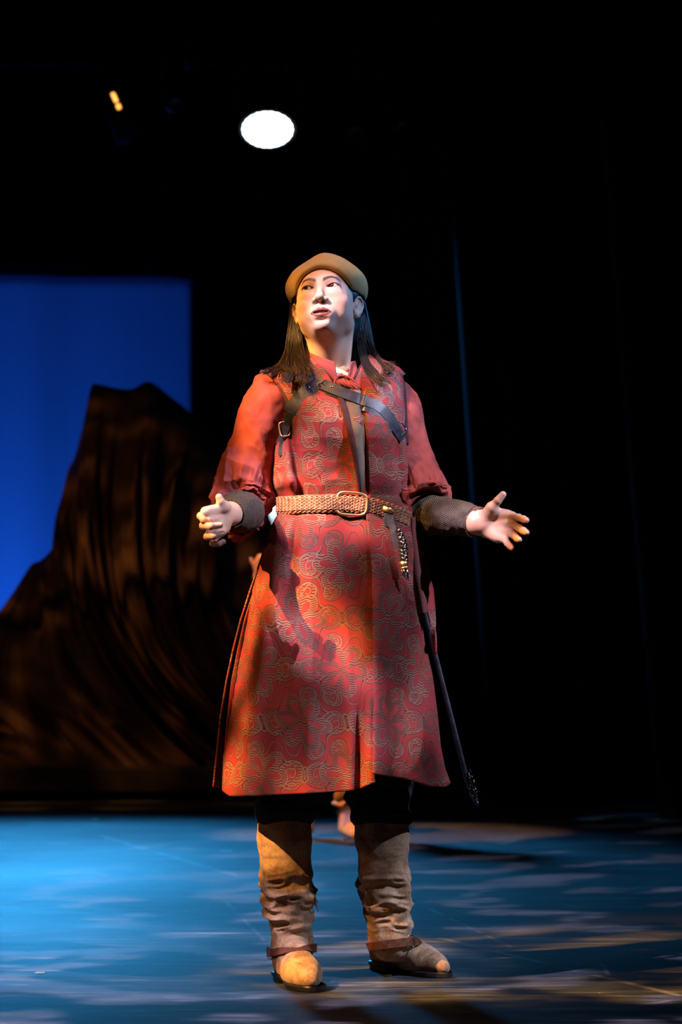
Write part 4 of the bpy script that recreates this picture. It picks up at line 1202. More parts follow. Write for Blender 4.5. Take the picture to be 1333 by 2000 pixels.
# hip flap on the right, swinging out behind the hand-side panel, ends in a point
flapL = [(1000, 804), (1060, 812), (1120, 822), (1180, 832), (1230, 842), (1278, 850)]
flapR = [(1000, 812), (1060, 822), (1100, 834), (1150, 846), (1200, 850), (1240, 852), (1278, 852)]
skirt_panel(flapL, flapR, [(840, 1278), (860, 1278)], lambda px, py, s0: -.02 - .02 * np.sin(py / 30.) * s0 + 0 * px, None, 'side_flap', tunic, n=60, m=24, seed=4, uoff=.2, py0=1000)
pf = [(1090, 800), (1120, 802), (1160, 812), (1198, 822)]; pf2 = [(1030, 812), (1090, 824), (1140, 834), (1198, 834)]
M_pouch = cloth_mat('dark_red_lining', (.10, .03, .03), (.14, .04, .035), 20)
skirt_panel([(1010, 800)] + pf, [(1010, 812)] + pf2, [(800, 1200), (840, 1198)], lambda px, py, s0: .055 + .012 * math.sin(3 * s0) + 0 * px, None, 'side_lining', tunic, n=50, m=20, seed=5, mat=M_pouch, py0=1010)

# ------------------------------------------------------------------ shirt: sleeves, collar, lacing
def sleeve(path, name_seed, n=240, k=200, amp=.013):
    P_ = spline([W(p[0], p[1], p[2]) for p in path], n); rad = spline([[p[3]] for p in path], n)[:, 0]
    T, N, B = frames(P_, (1, 0, 0)); th = np.linspace(0, 2 * np.pi, k, endpoint=False)
    V = P_[:, None] + rad[:, None, None] * (np.cos(th)[None, :, None] * N[:, None] + np.sin(th)[None, :, None] * B[:, None])
    s = np.linspace(0, 1, n)[:, None]; D = V - P_[:, None]; Dn = norm(D)
    q = np.stack([V[..., 0] * 11, V[..., 1] * 11, V[..., 2] * 6], -1)
    q = q + .5 * np.stack([V[..., 2] * 8, 0 * V[..., 2], V[..., 0] * 6], -1)
    w = ridge(q, name_seed, 3) * amp * (.45 + .9 * sstep(s, .35, .95)) + fbm(V * 30, name_seed + 9, 2) * amp * .25
    g = np.stack([th[None] * 2.6 + 0 * s, s * 5 + np.sin(th[None] + 1) * 1.1, 0 * s + 0 * th[None] + name_seed], -1)
    w = w + ridge(g, name_seed + 4, 2) * amp * .9 * sstep(s, .45, .8)
    w = w * (1 - .75 * sstep(s, .86, .98))
    V = V + Dn * w[..., None]
    U = np.stack([np.broadcast_to(th[None] * .05, (n, k)), np.broadcast_to(s * .4, (n, k))], -1).reshape(-1, 2)
    return V.reshape(-1, 3), grid_faces(n, k, True), U
mb = MB()
mb.add(*sleeve([(572, 765, .035, .036), (545, 766, .02, .052), (523, 790, .005, .060), (509, 830, .005, .060), (500, 870, .01, .060), (488, 910, .01, .061), (478, 940, .0, .058), (472, 968, -.012, .054), (471, 988, -.030, .053), (474, 999, -.055, .049), (476, 1000, -.070, .046)], 3))
mb.add(*sleeve([(745, 768, .035, .036), (768, 772, .03, .044), (783, 795, .02, .050), (786, 835, .015, .050), (793, 875, .02, .052), (805, 910, .02, .055), (812, 938, .02, .057), (815, 962, .022, .056), (820, 985, .012, .052), (826, 1001, -.004, .047), (831, 1004, -.012, .0455)], 8))
# standing collar, open in front
kc = 90; rowsC = 14
V = np.zeros((rowsC, kc, 3)); U = np.zeros((rowsC, kc, 2))
for j in range(kc):
    a = R(-62 + 304 * j / (kc - 1)) - 0   # from front right round the back to front left
    for i in range(rowsC):
        t = i / (rowsC - 1)
        py = 742 - 50 * t + 10 * math.sin(a) * 0
        cx_ = 648; rx = (52 - 3 * t) * PXM * 1.03; ry = .060
        c0 = W(cx_, 742, .02); front = max(0, -math.sin(a - 0) * -1)
        x = c0[0] + rx * math.cos(a); y = .025 + ry * math.sin(a)
        drop = .012 * (1 - math.sin(a)) * .5
        V[i, j] = (x, y, c0[2] + .058 * t - .030 * max(0, -math.sin(a)) + .003 * math.sin(j * .9) * t)
        U[i, j] = (j * .004, t * .06)
mb2 = MB(); mb2.add(V.reshape(-1, 3), grid_faces(rowsC, kc), U.reshape(-1, 2))
shirt = mb.build('shirt', M_linen, person); solid(shirt, .002, -1)
def free_panel(rows, name, mat, parent, n=30, m=16, wob=.0):
    """rows: ((px,py,Y) left, (px,py,Y) right)"""
    A = spline([W(*r_[0]) for r_ in rows], n); B = spline([W(*r_[1]) for r_ in rows], n)
    t = np.linspace(0, 1, m)[None, :, None]
    V = A[:, None] * (1 - t) + B[:, None] * t
    V[..., 1] -= wob * np.sin(t[..., 0] * 9 + np.linspace(0, 3, n)[:, None])
    U = np.stack([V[..., 0], V[..., 2]], -1)
    o = obj(name, mesh_from(name, V.reshape(-1, 3), grid_faces(n, m), U.reshape(-1, 2)), mat, parent); solid(o, .003, 0); return o
# stand-up collar: left and right leaf
free_panel([((596, 684, .01), (600, 700, -.01)), ((612, 692, -.028), (612, 712, -.045)), ((632, 700, -.048), (632, 726, -.07)), ((652, 707, -.055), (655, 752, -.085)), ((654, 712, -.055), (662, 760, -.09))], 'collar', M_linen, shirt, wob=.002)
free_panel([((676, 752, -.085), (680, 762, -.09)), ((682, 726, -.075), (690, 752, -.085)), ((686, 708, -.055), (698, 745, -.07)), ((694, 705, -.04), (702, 740, -.055))], 'collar', M_linen, shirt, wob=.002)
# gathered lacing at the throat
mb = MB(); g_ = np.random.default_rng(5)
for i in range(16):
    a = i / 15; p0 = W(656 + 22 * a, 735 + 5 * math.sin(a * 9), -.088); pm_ = W(655 + 34 * a + g_.normal(0, 2), 745 + 3 * a, -.104); p1 = W(660 + 42 * a + g_.normal(0, 3), 753 + 8 * a + g_.normal(0, 2), -.103)
    mb.add(*tube(spline([p0, pm_, p1], 14), .0026, 8, flat=.7))
mb.add(*tube(spline([W(654, 760, -.10), W(655, 744, -.104), W(662, 735, -.10), W(676, 735, -.10), W(690, 743, -.10), W(697, 752, -.098)], 30), .0030, 8))
mb.build('gathered_lacing', M_linen, shirt)

# arm warmers
def warmer(path, name, n=70, k=90, seed=1, amp=.002):
    P_ = spline([W(p[0], p[1], p[2]) for p in path], n); rad = spline([[p[3]] for p in path], n)[:, 0]
    T, N, B = frames(P_, (0, 0, 1)); th = np.linspace(0, 2 * np.pi, k, endpoint=False)
    V = P_[:, None] + rad[:, None, None] * (np.cos(th)[None, :, None] * N[:, None] + np.sin(th)[None, :, None] * B[:, None])
    L = np.r_[0, np.cumsum(np.linalg.norm(np.diff(P_, axis=0), axis=1))]
    V = V + norm(V - P_[:, None]) * (ridge(V * np.array([30, 30, 30]), seed, 2) * amp)[..., None]
    U = np.stack([np.broadcast_to(th[None] * rad.mean(), (n, k)), np.broadcast_to(L[:, None], (n, k))], -1).reshape(-1, 2)
    o = obj(name, mesh_from(name, V.reshape(-1, 3), grid_faces(n, k, True), U), M_knit, person); solid(o, .003, 0); return o
warmer([(480, 1000, -.03, .044), (474, 1000, -.07, .046), (466, 1000, -.105, .046), (459, 1001, -.130, .043), (455, 1003, -.148, .036), (452, 1004, -.160, .0300)], 'arm_warmer', seed=2)
warmer([(812, 996, .02, .044), (838, 1004, .0, .046), (870, 1009, -.04, .042), (905, 1014, -.075, .037), (930, 1019, -.10, .034)], 'arm_warmer', seed=4, amp=.003)
wb = MB()
Pw = np.array([W(929, 1020, -.10), W(940, 1021.5, -.113)]); wb.add(*tube(Pw, .0345, 40, flat=.9, caps=False)); Pw2 = np.array([W(931, 1020, -.10), W(936, 1021, -.108)]); wb.add(*tube(Pw2, .036, 40, caps=False))
o = wb.build('wristband', M_brown, person); solid(o, .003, 0)

# ------------------------------------------------------------------ braided belt
BC = [(543, 987), (570, 986), (600, 984), (650, 983), (690, 984), (730, 990), (765, 1001), (790, 1011), (806, 1021)]
def belt_pt(px, dy=0.0, off=.010):
    py = np.interp(px, [b[0] for b in BC], [b[1] for b in BC]) + dy
    Y = min(float(front_Y(px, 985)), .02 - float(dfront(px, py)) if px < 800 else 9)
    return W(px, py, Y - off)
nb_ = 160
pxs = 674.5 + 130.5 * np.sin(np.linspace(-np.pi / 2, np.pi / 2, nb_))
Fp = np.array([belt_pt(x) for x in pxs]); Fp[:, 1] = np.convolve(np.r_[[Fp[0, 1]] * 6, Fp[:, 1], [Fp[-1, 1]] * 6], np.ones(13) / 13, 'valid')
angb = np.linspace(0, np.pi, 80)[1:-1]
cxb = (Fp[0, 0] + Fp[-1, 0]) / 2; axb = (Fp[-1, 0] - Fp[0, 0]) / 2
Bk = np.stack([cxb + axb * np.cos(angb), Fp[-1, 1] + (Fp[0, 1] - Fp[-1, 1]) * angb / np.pi + .10 * np.sin(angb), Fp[-1, 2] + (Fp[0, 2] - Fp[-1, 2]) * angb / np.pi], -1)
loop = np.r_[Fp, Bk]
def strip_closed(loop, w, t, tilt=None):
    n = len(loop); T = norm(np.roll(loop, -1, 0) - np.roll(loop, 1, 0)); N = norm(np.cross(T, np.array([0, 0, 1.])))
    B = norm(np.cross(N, T)); prof_ = [(-.5, 0), (-.5, 1), (.5, 1), (.5, 0)]
    V = np.stack([loop + B * w * a + N * t * b for a, b in prof_], 1).reshape(-1, 3)
    i = np.arange(n)[:, None]; j = np.arange(4)[None]
    F = np.stack([i * 4 + j, i * 4 + (j + 1) % 4, ((i + 1) % n) * 4 + (j + 1) % 4, ((i + 1) % n) * 4 + j], -1).reshape(-1, 4)
    return V, F, T, N, B
V, F, Tb, Nb, Bb = strip_closed(loop, .042, .002)
mb = MB(); mb.add(V, F); belt = mb.build('belt', M_belt, person, False)
BW = .040; NST = 9; PITCHB = .118
seg = np.r_[0, np.cumsum(np.linalg.norm(np.diff(np.r_[loop, loop[:1]], axis=0), axis=1))]; Ltot = seg[-1]
PITCHB = Ltot / round(Ltot / PITCHB)
mb = MB()
ss = np.linspace(0, Ltot, 900, endpoint=False)
def loop_at(arr, s): return np.stack([np.interp(s % Ltot, seg, np.r_[arr[:, q], arr[:1, q]]) for q in range(3)], -1)
Lp, Ln, Lb = loop_at(loop, ss), norm(loop_at(Nb, ss)), norm(loop_at(Bb, ss))
if (Ln[80] @ np.array([0, -1, 0])) < 0: Ln = -Ln
for k_ in range(NST):
    ph = (ss / PITCHB + k_ / NST) % 1.0
    tri = 1 - 2 * np.abs(2 * ph - 1)
    over = .0014 * np.sin(2 * np.pi * ph * NST + (np.pi if False else 0)) * np.sign(ph - .5)
    for half in (-.0021, .0021):
        Pp = Lp + Lb * (tri[:, None] * (BW / 2 - .0035)) + Ln * (.0032 + over)[:, None]
        Tt = norm(np.roll(Pp, -1, 0) - np.roll(Pp, 1, 0)); side = np.cross(Tt, Ln)
        Pp = Pp + side * half
        V, F, U = tube(np.r_[Pp, Pp[:1]], .0023, 6, up=(0, -1, .1), flat=.8, caps=False)
        mb.add(V, F, U)
br = mb.build('braid', M_belt, belt)
# buckle: rounded rectangle ring and prong
cb_ = belt_pt(688, 0, .0155); ex = norm(belt_pt(712) - belt_pt(664)); ez = norm(np.array([0, 0, 1.]) - ex * ex[2]); ey = np.cross(ez, ex)
bw_, bh_ = 29 * PXM, 21.5 * PXM
pts = []
for a in np.linspace(0, 2 * np.pi, 72, endpoint=False):
    c_, s1 = math.cos(a), math.sin(a)
    pts.append(cb_ + ex * bw_ * math.copysign(abs(c_) ** .5, c_) + ez * bh_ * math.copysign(abs(s1) ** .5, s1) * (1 - .04 * c_))
pts = np.array(pts + pts[:1])
mb = MB(); mb.add(*tube(pts, .0033, 10, up=(0, -1, 0), caps=False)); bk = mb.build('buckle', M_brass, belt)
mb = MB(); mb.add(*tube(spline([cb_ - ex * bw_, cb_ - ex * bw_ * .5 + ey * -.003, cb_ + ex * .0, cb_ + ex * bw_ * .2], 20) if False else np.array([cb_ - ex * bw_ * .98, cb_ - ex * bw_ * .6]), .0026, 8)); mb.build('prong', M_brass, bk)
# keeper loop with brass plate
kp = belt_pt(757, 2, .018)
mb = MB(); q = np.stack([ex, ey, ez], 1); rk = np.array(Matrix.Rotation(R(12), 3, 'Y')) @ q
mb.add(*box(kp + rk @ np.array([.004, 0, -.012]), (.020, .006, .044), rk)); kpo = mb.build('keeper', M_strap, belt, False); bevel(kpo, .002)
mb = MB(); V, F, U = tube(np.array([kp + rk @ np.array([-.013, -.004, .006]), kp + rk @ np.array([.013, -.004, .006])]), .0065, 20, flat=.6); mb.add(V, F, U); mb.build('brass_clip', M_brass, kpo)

# ------------------------------------------------------------------ harness of flat leather straps
har = empty('harness', tuple(on_front(640, 780)), None)
har.parent = person
hl = Matrix.Translation(-har.location)
def hstrap(pts, w_, name='strap', mat=M_strap, off=.008, th=.003, n=60, offs=None):
    Q = spline([list(p) + [0] for p in pts], n)[:, :2] if offs is None else None
    Q = spline([(p[0], p[1], 0) for p in pts], n)
    oo = np.full(n, off) if offs is None else np.interp(np.linspace(0, 1, n), np.linspace(0, 1, len(offs)), offs)
    P_ = np.array([on_front(x[0], x[1], o_) for x, o_ in zip(Q, oo)]); P_[:, 1] = np.minimum(P_[:, 1], np.convolve(np.r_[[P_[0, 1]] * 4, P_[:, 1], [P_[-1, 1]] * 4], np.ones(9) / 9, 'valid'))
    N_ = np.array([front_normal(x[0], x[1]) for x in Q])
    N_ = norm(N_ + np.array([0, -.8, 0]))
    mb = MB(); mb.add(*strap(P_, N_, w_, th)); o = mb.build(name, mat, har, False)
    o.data.transform(hl); return o, P_, N_
# left strap: from the joint down and out to the armhole
s1, P1, N1 = hstrap([(626, 751), (610, 758), (592, 771), (575, 790), (566, 806)], .034, off=.010)
s1b, _, _ = hstrap([(580, 775), (572, 800), (563, 822), (556, 848), (553, 872), (552, 890)], .022, off=.006)
s2, P2, N2 = hstrap([(630, 751), (664, 765), (707, 781), (738, 793), (758, 812), (773, 836), (787, 858)], .027, off=.014)
s3, _, _ = hstrap([(640, 762), (680, 779), (712, 795), (735, 806), (752, 818), (768, 838)], .022, off=.008)
s4, _, _ = hstrap([(597, 728), (606, 734), (616, 739), (628, 749)], .020, off=.012)
s5, _, _ = hstrap([(572, 725), (586, 735), (602, 748), (628, 762)], .010, off=.006)
for (x_, y_) in ((603, 757), (648, 756), (610, 730)):
    p = on_front(x_, y_, .017); V, F = ball(p, .0036, 8, 12, (1, .5, 1)); mb = MB(); mb.add(V, F)
    V = mb.build('rivet', M_chrome, har); V.data.transform(hl)
for (x_, y_) in ((664, 764), (728, 786), (745, 794), (756, 806)):
    p = on_front(x_, y_, .0176); V, F = ball(p, .0014, 6, 8, (1, .5, 1)); mb = MB(); mb.add(V, F)
    V = mb.build('strap_hole', M_hidden, har); V.data.transform(hl)
def ring_rect(c, wx, wz, r_, name, mat, parent, rotd=0, nrm=(0, -1, 0)):
    n = 48; N_ = norm(np.array(nrm)); x_ = norm(np.cross(np.array([0, 0, 1.]), N_)); z_ = np.cross(N_, x_); a0 = R(rotd)
    x2 = x_ * math.cos(a0) + z_ * math.sin(a0); z2 = -x_ * math.sin(a0) + z_ * math.cos(a0)
    a = np.linspace(0, 2 * np.pi, n + 1); c_, s_2 = np.cos(a), np.sin(a)
    P_ = c + np.outer(np.sign(c_) * np.abs(c_) ** .5, x2) * wx + np.outer(np.sign(s_2) * np.abs(s_2) ** .5, z2) * wz
    mb = MB(); mb.add(*tube(P_, r_, 8, up=N_, caps=False)); o = mb.build(name, mat, parent); return o
o = ring_rect(on_front(556, 838, .012), .012, .017, .0018, 'ring_buckle', M_brass, har, 8); o.data.transform(hl)
o = ring_rect(on_front(782, 838, .016), .012, .015, .0018, 'ring_buckle', M_chrome, har, 30, (.3, -1, 0)); o.data.transform(hl)
o = ring_rect(on_front(628, 754, .016), .007, .006, .0016, 'joining_ring', M_chrome, har, 0); o.data.transform(hl)

# ------------------------------------------------------------------ trousers and boots
def leg_loft(rows, n, k, seed, amp):
    """rows: py, px left, px right, Y centre, depth radius"""
    A = np.array(rows, float); py = np.linspace(A[0, 0], A[-1, 0], n)
    th = np.linspace(0, 2 * np.pi, k, endpoint=False); V = np.zeros((n, k, 3))
    for i, y in enumerate(py):
        L, Rr, yc, b = [np.interp(y, A[:, 0], A[:, q]) for q in (1, 2, 3, 4)]
        p = W((L + Rr) / 2, y, yc); a = (Rr - L) / 2 * (yc + CAMD) / FPX
        V[i] = np.stack([p[0] + a * np.cos(th), yc - b * np.sin(th), p[2] + 0 * th], -1)
    c = V.mean(1, keepdims=True); D = norm(V - c)
    w = ridge(np.stack([V[..., 0] * 9, V[..., 1] * 9, V[..., 2] * 20], -1), seed, 2) * amp
    return V + D * w[..., None]
mb = MB()
for rows, sd in (([(1440, 520, 655, .03, .085), (1540, 506, 634, .03, .080), (1570, 503, 622, .028, .076), (1590, 502, 620, .028, .072), (1604, 506, 610, .03, .064), (1612, 512, 602, .03, .055)], 2),
                 ([(1440, 672, 812, .03, .085), (1540, 676, 800, .03, .080), (1570, 683, 801, .028, .076), (1590, 690, 802, .028, .074), (1603, 694, 798, .03, .064), (1612, 698, 794, .03, .055)], 5)):
    V = leg_loft(rows, 90, 90, sd, .008)
    V[..., 2] += .006 * np.sin(np.linspace(0, 2 * np.pi, 90, endpoint=False))[None] * np.linspace(0, 1, 90)[:, None] ** 6
    mb.add(V.reshape(-1, 3), grid_faces(90, 90, True))
tr = mb.build('trousers', M_trousers, person); solid(tr, .003, -1)

def boot(name, shaft, foot, toe_dir, heel, folds, seed, strap_side):
    """shaft: (px, py, Y, r); foot built from floor points"""
    hp = FL(heel[0], heel[1]); d = norm(np.array([toe_dir[0], toe_dir[1], 0.])); s_ = np.array([-d[1], d[0], 0.])
    if s_[0] < 0: s_ = -s_
    L = foot
    def G(a, b, z): return hp + d * a * L + s_ * b + np.array([0, 0, z])
    lo = np.minimum(hp, G(1, 0, 0)) - .09; hi = np.maximum(hp, G(1, 0, 0)) + .09
    lo[2] = 0.010; hi[2] = .46
    for p_ in shaft:
        w_ = W(*p_[:3]); lo = np.minimum(lo, w_ - .085); hi = np.maximum(hi, w_ + .085)
    lo[2] = .004; hi[2] = .44
    f = Field(lo, hi, .0026)
    P_ = [W(*q[:3]) for q in shaft]; rr = [q[3] for q in shaft]
    for i in range(len(P_) - 1): f.cap(P_[i], P_[i + 1], rr[i], rr[i + 1], .012 if i else 0)
    ank = P_[-1]
    f.cap(G(.10, 0, .055), ank, .034, rr[-1], .02)                      # heel and ankle
    f.cap(G(.10, 0, .030), G(.30, 0, .030), .031, .030, .015)
    f.cap(ank + np.array([0, 0, -.01]), G(.52, .0, .052), .038, .033, .03)   # instep
    f.cap(G(.30, .0, .034), G(.66, .003, .034), .034, .033, .02); f.cap(G(.50, -.010, .032), G(.68, -.010, .030), .031, .031, .015); f.cap(G(.50, .012, .032), G(.66, .012, .030), .031, .031, .015)
    f.cap(G(.60, 0, .034), G(.82, .0, .029), .034, .028, .02)
    f.cap(G(.74, 0, .028), G(.925, .0, .024), .029, .0175, .015)         # toe
    def flatsole(a, b, c): return (c - .021 + .010 * sstep(((a - hp[0]) * d[0] + (b - hp[1]) * d[1]) / L, .28, .58)) + 0 * a + 0 * b
    f.fn(lo, np.array([hi[0], hi[1], .05]), flatsole, .004, 's')
    V, F = f.nets(); V = relax(V, F, 2)
    # slouch folds: deep soft rings that dip towards one side, fading up the shaft and down the foot
    axis = np.interp(V[:, 2], [p[2] for p in P_[::-1]], [p[0] for p in P_[::-1]]); axy = np.interp(V[:, 2], [p[2] for p in P_[::-1]], [p[1] for p in P_[::-1]])
    an = np.arctan2(V[:, 1] - axy, V[:, 0] - axis)
    D = np.stack([V[:, 0] - axis, V[:, 1] - axy, 0 * axis], -1); D = norm(D)
    z = V[:, 2]
    env = sstep(z, .098, .128) * sstep(.27 - z, 0, .06)
    q = np.stack([np.cos(an) * .75 + seed, np.sin(an) * .75, z * 34 + .9 * np.sin(an + seed) + .4 * np.sin(2 * an + 1)], -1)
    r1 = ridge(q, seed, 2)
    hi_env = sstep(z, .24, .29) * .28
    V = V + D * (r1 * (.0115 * env + .004 * hi_env))[:, None]
    V = V + D * (fbm(V * 60, seed + 3, 2) * .0008)[:, None]
    b = obj(name, mesh_from(name, V, F), M_boot, person)
    # sole and heel block
    n = 90; t = .5 - .5 * np.cos(np.linspace(0, np.pi, n))
    hx_ = np.linspace(0, 1, 401); hy_ = np.interp(hx_, [0, .2, .38, .55, .7, .85, 1.0], [.0300, .0325, .029, .033, .0385, .033, .020]); hy_ = np.convolve(np.r_[[hy_[0]] * 30, hy_, [hy_[-1]] * 30], np.ones(61) / 61, 'valid')
    def half(a): return .0005 + np.interp(a, hx_, hy_) * (np.clip(1 - (np.maximum(0, .09 - a) / .09) ** 2, 0, 1) ** .5) * (np.clip(1 - (np.maximum(0, a - .84) / .16) ** 2, 0, 1) ** .5)
    out = [(a, half(a)) for a in t] + [(a, -half(a)) for a in t[::-1]]
    def outline(z_, grow, a0=-.01, a1=1.0):
        return np.array([G(a0 + (a1 - a0) * a, w_ * grow + (.003 if a > .4 else 0), z_) for a, w_ in out])
    mb = MB()
    rings = [outline(.0125, 1.12), outline(.014, 1.17), outline(.021, 1.18), outline(.024, 1.0)]
    # forefoot drops to the floor, waist arches
    for q_ in rings: q_[:, 2] += 0
    V = np.concatenate(rings); m_ = len(out); F = grid_faces(len(rings), m_, True)
    al = ((V - hp) @ d) / L
    low = V[:, 2] < .02
    V[:, 2] -= np.where(low, .0115, .010) * sstep(al, .28, .58)
    cap_ = [(i, i + 1, 2 * n - 2 - i, 2 * n - 1 - i) for i in range(n - 1)]
    F = np.r_[F, cap_]; mb.add(V, F)
    hs = [(a, half(a)) for a in np.linspace(0, .30, 20)]; hs[-1] = (.30, half(.30))
    oh = hs + [(a, -w_) for a, w_ in hs[::-1]]
    for z0, z1 in ((.0005, .014),):
        Vb = np.array([G(a - .012, w_ * 1.03, z_) for z_ in (z0, z1) for a, w_ in oh]); m2 = len(oh)
        Fh_ = list(grid_faces(2, m2, True)) + [(i, i + 1, m2 - 2 - i, m2 - 1 - i) for i in range(19)]
        mb.add(Vb, np.array(Fh_))
    mb.build('sole', M_sole, b, False)
    # harness strap round the instep
    return b, G, P_, f, hp, d, s_
def wrap_strap(f, c, nrm_, wdt, start, end, n=70, off=.002):
    """walk rays in the plane through c with normal nrm_ until they leave the leather"""
    N_ = norm(nrm_); a_ = norm(np.cross(N_, [0, 1, .2])); b_ = np.cross(N_, a_)
    out = []
    for t in np.linspace(start, end, n):
        dr = a_ * math.cos(t) + b_ * math.sin(t); p = np.array(c); hit = None
        for k_ in range(90):
            q_ = c + dr * (.012 + k_ * .0015)
            ii = np.clip(((q_ - f.lo) / f.h).round().astype(int), 0, f.n - 1)
            if f.F[ii[0], ii[1], ii[2]] > 0: hit = q_; break
        out.append((hit if hit is not None else q_) + dr * off)
    P_ = np.array(out); k = 7; pad = np.r_[P_[:1].repeat(3, 0), P_, P_[-1:].repeat(3, 0)]
    P_ = np.stack([np.convolve(pad[:, q], np.ones(k) / k, 'valid') for q in range(3)], -1)
    e_ = f.h * 2; Gd = []
    for p in P_:
        g_ = []
        for q in range(3):
            v_ = []
            for sg in (-1, 1):
                pp = p.copy(); pp[q] += sg * e_; ii = np.clip(((pp - f.lo) / f.h).round().astype(int), 0, f.n - 1); v_.append(f.F[ii[0], ii[1], ii[2]])
            g_.append(v_[1] - v_[0])
        Gd.append(g_)
    Gd = np.array(Gd); pad = np.r_[Gd[:1].repeat(3, 0), Gd, Gd[-1:].repeat(3, 0)]
    Gd = np.stack([np.convolve(pad[:, q], np.ones(k) / k, 'valid') for q in range(3)], -1)
    return P_, norm(Gd)
bootL = boot('boot', [(556, 1592, .03, .0635), (556, 1640, .03, .0620), (559, 1700, .032, .0580), (563, 1745, .034, .0530), (567, 1785, .036, .0475), (571, 1822, .038, .0455), (572, 1846, .036, .042)], .270, (.27, -1), (556, 1912), None, 3, 1)
bootR = boot('boot', [(745, 1592, .03, .0650), (747, 1640, .03, .0610), (750, 1700, .034, .0560), (753, 1740, .038, .0510), (757, 1775, .040, .0460), (758, 1808, .042, .0430), (760, 1832, .040, .0400)], .268, (.80, -1), (735, 1891), None, 9, 1)
for (b, G, P_, f, hp, d, s_), c_px, tilt, side in ((bootL, (572, 1856), (-.10, .10, 1), -1), (bootR, (770, 1843), (-.12, .12, 1), 1)):
    c = W(c_px[0], c_px[1], P_[-1][1] - .005)
    Q, Nq = wrap_strap(f, c, np.array(tilt, float), .02, 0, 2 * np.pi * 1.0, 110, .003)
    Q = np.r_[Q, Q[:2]]; Nq = np.r_[Nq, Nq[:2]]
    mb = MB(); mb.add(*strap(Q, Nq, .0205, .003)); so = mb.build('ankle_strap', M_brown, b, False)
    i = int(np.argmin(Q[:, 0])) if side < 0 else int(np.argmax(Q[:, 0]))
    i = (i + (8 if side < 0 else 6)) % 110
    cands = [j for j in range(110) if Q[j, 1] < c[1]]
    j = min(cands, key=lambda j: Q[j, 0]) if side < 0 else max(cands, key=lambda j: Q[j, 0])
    pc = Q[j] + Nq[j] * .006
    nn = norm(Nq[j] + np.array([0, -.9, 0]))
    o = ring_rect(pc + np.array([-side * .008, -.002, 0]), .011, .0135, .0016, 'strap_buckle', M_chrome if side > 0 else M_brass, b, 0, nn)
    # zip with its pull on the inner side of the shaft
    if side < 0: zp = [W(607, 1745, .02), W(613, 1749, .005), W(616, 1762, .002), W(622, 1781, .0)]
    else: zp = [W(716, 1738, -.004), W(715, 1745, -.010), W(714, 1760, -.012), W(716, 1776, -.012)]
    mb = MB(); mb.add(*tube(spline(zp, 24), np.interp(np.linspace(0, 1, 24), [0, .3, .35, 1], [.0035, .0030, .0042, .0016]), 8, flat=.5)); mb.build('zip_pull', M_brown, b)

# ------------------------------------------------------------------ key ring and scabbard hanging at her hip
kr = empty('key_ring', tuple(W(778, 1035, -.10))); tag(kr, 'black strap with chrome and brass keys hanging from the belt at the hip', 'keys')
def rel(o, par):
    o.parent = par; o.data.transform(Matrix.Translation(-par.location)); return o
Pk = spline([W(762, 1008, -.105), W(766, 1026, -.108), W(772, 1045, -.112), (W(777, 1068, -.113))], 30)
mb = MB(); mb.add(*strap(Pk, np.tile([0, -1, 0.1], (30, 1)), .017, .004)); rel(mb.build('strap', M_strap, None, False), kr)
mb = MB()
Pg = spline([W(774, 1034, -.124), W(781, 1042, -.128), W(786, 1060, -.130), W(789, 1080, -.130), W(790, 1096, -.129)], 40)
shiny = Mat('glossy_black_leather', (.01, .009, .009), .12, 0, .7)
shiny.bump(shiny.noise(shiny.coord(), 130, 3), .9, .006)
mb.add(*tube(Pg, np.interp(np.linspace(0, 1, 40), [0, .3, .6, 1], [.004, .0085, .010, .009]), 14, disp=lambda s, t, p: .0016 * np.sin(s * 60 + t * 2))); rel(mb.build('grip', shiny.m, None), kr)
mb = MB()
for i in range(10):
    c = Pg[int(2 + i * 3.8)] + np.array([.004, -.009, 0]); a = np.linspace(0, 2 * np.pi, 13)
    ax2 = np.array([0, 0, 1.]) if i % 2 else norm(np.array([.6, -.8, 0])); 
    mb.add(*tube(c + np.outer(np.cos(a), ax2) * .005 + np.outer(np.sin(a), norm(np.array([.8, .3, .2]))) * .0032, .0010, 6, caps=False))
rel(mb.build('chain', M_chrome, None), kr)
mb = MB(); cB = W(789, 1097, -.129); cE = W(790, 1108, -.129)
mb.add(*tube(np.array([cB, cB * .5 + cE * .5, cE]), [.0105, .009, .0095], 20)); mb.add(*tube(np.array([cE, W(791, 1112, -.129)]), [.011, .0075], 20)); rel(mb.build('collar', M_brass, None), kr)
for i, (x0, x1, y1, mt_) in enumerate([(785, 787, 1124, M_brass), (789, 791, 1128, M_chrome), (793, 793, 1122, M_chrome), (796, 797, 1132, M_chrome), (787, 789, 1120, M_chrome)]):
    A_, B_ = W(x0, 1108, -.131 - .003 * (i % 2)), W(x1, y1, -.131 - .003 * (i % 2))
    mb = MB(); mb.add(*tube(np.array([A_, B_]), .0019, 8)); 
    for t in (.7, .85, 1.0):
        p = A_ * (1 - t) + B_ * t; mb.add(*box(p + np.array([.0025, 0, 0]), (.005, .0016, .003)))
    rel(mb.build('key', mt_, None), kr)
sb = empty('scabbard', tuple(W(830, 1200, .10))); tag(sb, 'thin black scabbard slanting down behind the tunic, studded tip near the floor', 'scabbard')
A_, B_ = W(800, 1080, .10), W(914, 1528, .03); E_ = W(935, 1574, .02)
mb = MB(); mb.add(*tube(np.array([A_ * (1 - t) + B_ * t for t in np.linspace(0, 1, 30)]), .0065, 10, flat=.5)); 
rel(mb.build('sheath', M_strap, None), sb)
Pp = spline([W(911, 1506, .034), W(918, 1532, .028), W(927, 1556, .024), E_], 30)
